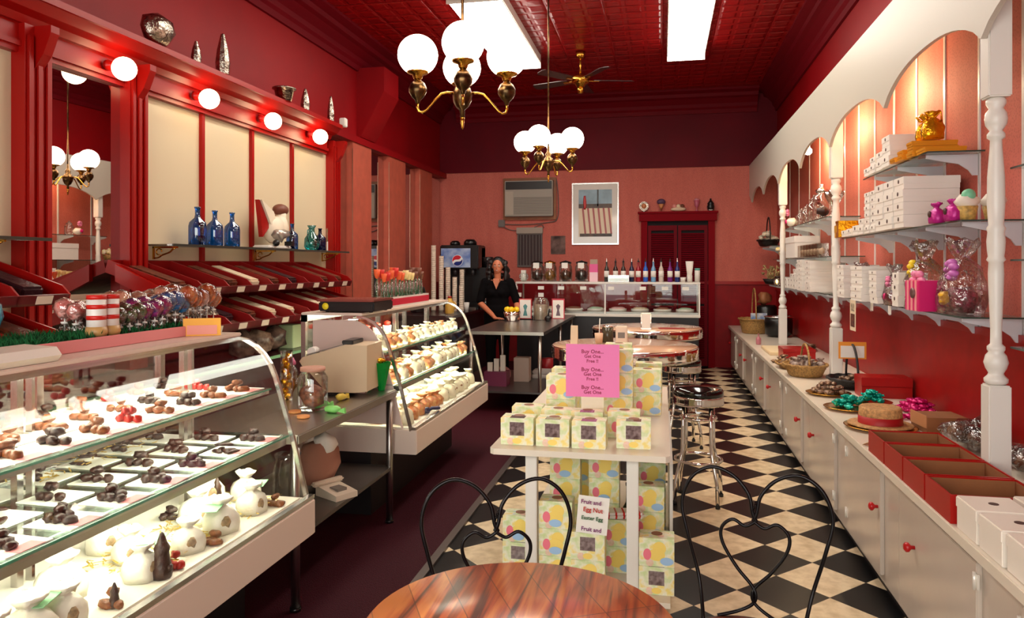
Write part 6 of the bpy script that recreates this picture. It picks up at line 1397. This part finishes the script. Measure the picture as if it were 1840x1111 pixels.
# torso, neck, head
b_.sph(.16,(0,0,.98),(1.05,.72,.8)); b_.sph(.15,(0,0,1.1),(.92,.68,1)); b_.sph(.16,(0,0,1.25),(1.05,.72,1)); b_.sph(.12,(0,.0,1.36),(1.35,.75,.5))
chain(b_, [(0,.01,1.36),(0,.0,1.44),(0,-.01,1.52)], [.055,.046,.05])
b_.sph(.078,(0,-.0,1.60),(.92,1.05,1.2)); b_.sph(.06,(0,-.035,1.545),(.85,.85,.9))
b_.prism([(-.012,-.03),(.012,-.03),(.006,.02),(-.006,.02)],-.02,.0,loc=(0,-.082,1.585)); b_.sph(.012,(0,-.093,1.567))
b_.sph(.014,(-.074,.0,1.585),(.4,1,1.4)); b_.sph(.014,(.074,.0,1.585),(.4,1,1.4))
b_.sph(.018,(0,-.084,1.54),(1.3,.4,.5))
HL, HR = Vector((.01,-.36,.918)), Vector((.30,-.36,.918))
EL, ER = (-.235,-.03,1.10), (.265,-.02,1.10)
chain(b_, [(-.165,0,1.375), EL, (-.05,-.26,.965), HL], [.05,.04,.031,.024]); chain(b_, [(.165,0,1.375), ER, (.29,-.22,.965), HR], [.05,.04,.031,.024])
def hand(b, c, d, side):
    """palm flat on the table, five bent fingers of different lengths, thumb leaving the side"""
    d = Vector(d).normalized(); s_ = Vector((-d.y, d.x, 0))*side; c = Vector(c)
    for k in range(4): cap_(b, c+s_*(.026-.017*k)*.9, c+d*.06+s_*(.03-.02*k)-Vector((0,0,.006)), .014, .012, 8)
    for k, L_ in enumerate((.062,.07,.066,.05)):
        a0 = c+d*.06+s_*(.03-.02*k)-Vector((0,0,.006)); k1 = a0+d*L_*.5+s_*(.004*(1.5-k))+Vector((0,0,.006)); k2 = a0+d*L_+s_*(.007*(1.5-k))-Vector((0,0,.006))
        chain(b, [a0, k1, k2], [.0095,.0085,.007])
    th0 = c+s_*.022+d*.01; chain(b, [th0, th0+s_*.03+d*.025, th0+s_*.04+d*.055-Vector((0,0,.006))], [.012,.010,.008])
hand(b_, HL, (.75,-.5,0), 1); hand(b_, HR, (.0,-1,0), -1)
for s_ in (-1,1): chain(b_, [(s_*.085,0,.93),(s_*.09,-.01,.5),(s_*.09,.02,.09)], [.095,.058,.038]); chain(b_, [(s_*.09,.03,.05),(s_*.095,-.09,.035)], [.04,.03])
b_.prism([(-.05,1.43),(.05,1.43),(0,1.27)],-.125,-.07)
part('body', remesh(b_, .007, 'body', 3), skin, t)
b_ = B(); b_.sph(.165,(0,0,1.0),(1.12,.82,.9)); b_.sph(.16,(0,0,1.12),(.98,.76,1)); b_.sph(.165,(0,-.005,1.25),(1.08,.80,1)); b_.sph(.125,(0,.0,1.355),(1.4,.8,.5))
b_.sph(.055,(-.06,-.10,1.24)); b_.sph(.055,(.06,-.10,1.24))
chain(b_, [(-.17,0,1.375), (-.215,-.015,1.20), (-.232,-.03,1.13)], [.064,.058,.058]); chain(b_, [(.17,0,1.375), (.235,-.01,1.20), (.262,-.02,1.13)], [.064,.058,.058])
part('shirt', remesh(b_, .009, 'shirt', 3), shirt, t)
part('neck_skin', B().prism([(-.045,1.40),(.045,1.40),(0,1.285)],-.15,-.12), skin, t)
b_ = B(); b_.sph(.165,(0,0,.95),(1.05,.8,.7))
for s_ in (-1,1): chain(b_, [(s_*.085,0,.93),(s_*.09,-.01,.5),(s_*.09,.02,.12)], [.108,.072,.06])
part('trousers', remesh(b_, .012, 'trousers', 3), trous, t)
for s_ in (-1,1): part('shoe', B().sph(.05,(s_*.092,-.03,.042),(.9,2.5,.8)), black, t)
b_ = B(); rh = random.Random(4)
b_.sph(.094,(0,.042,1.635),(1,1,1.02))
for k in range(60):
    a = rh.uniform(-.25,PI+.25); z_ = rh.uniform(1.40,1.66); r_ = .095+.035*min(1,(1.68-z_)/.15); b_.sph(rh.uniform(.028,.045),(r_*math.cos(a), .02+r_*.75*math.sin(a), z_))
for k in range(12): b_.sph(.03,(-.105-.01*rh.random(),-.0-.03*rh.random(),1.4+.017*k)); b_.sph(.03,(.105+.01*rh.random(),-.0-.03*rh.random(),1.42+.016*k))
part('hair', remesh(b_, .009, 'hair', 2), hairm, t)
for s_ in (-1,1):
    e_ = part('eye', B().sph(.010,(s_*.028,-.074,1.598),(1.2,.6,.8)), M('eye_white',(225,215,205),.3), t); part('iris', B().sph(.0055,(s_*.028,-.080,1.598),(1,.5,1)), black, e_)
    part('eyebrow', B().tube([(s_*.014,-.083,1.615),(s_*.028,-.085,1.621),(s_*.042,-.077,1.616)],.003,6), hairm, t)
part('mouth', B().sph(.02,(0,-.086,1.539),(1.1,.3,.28)), M('lips',(165,50,52),.4), t)
part('teeth', B().sph(.012,(0,-.0905,1.5395),(1.2,.2,.22)), paperw, t)
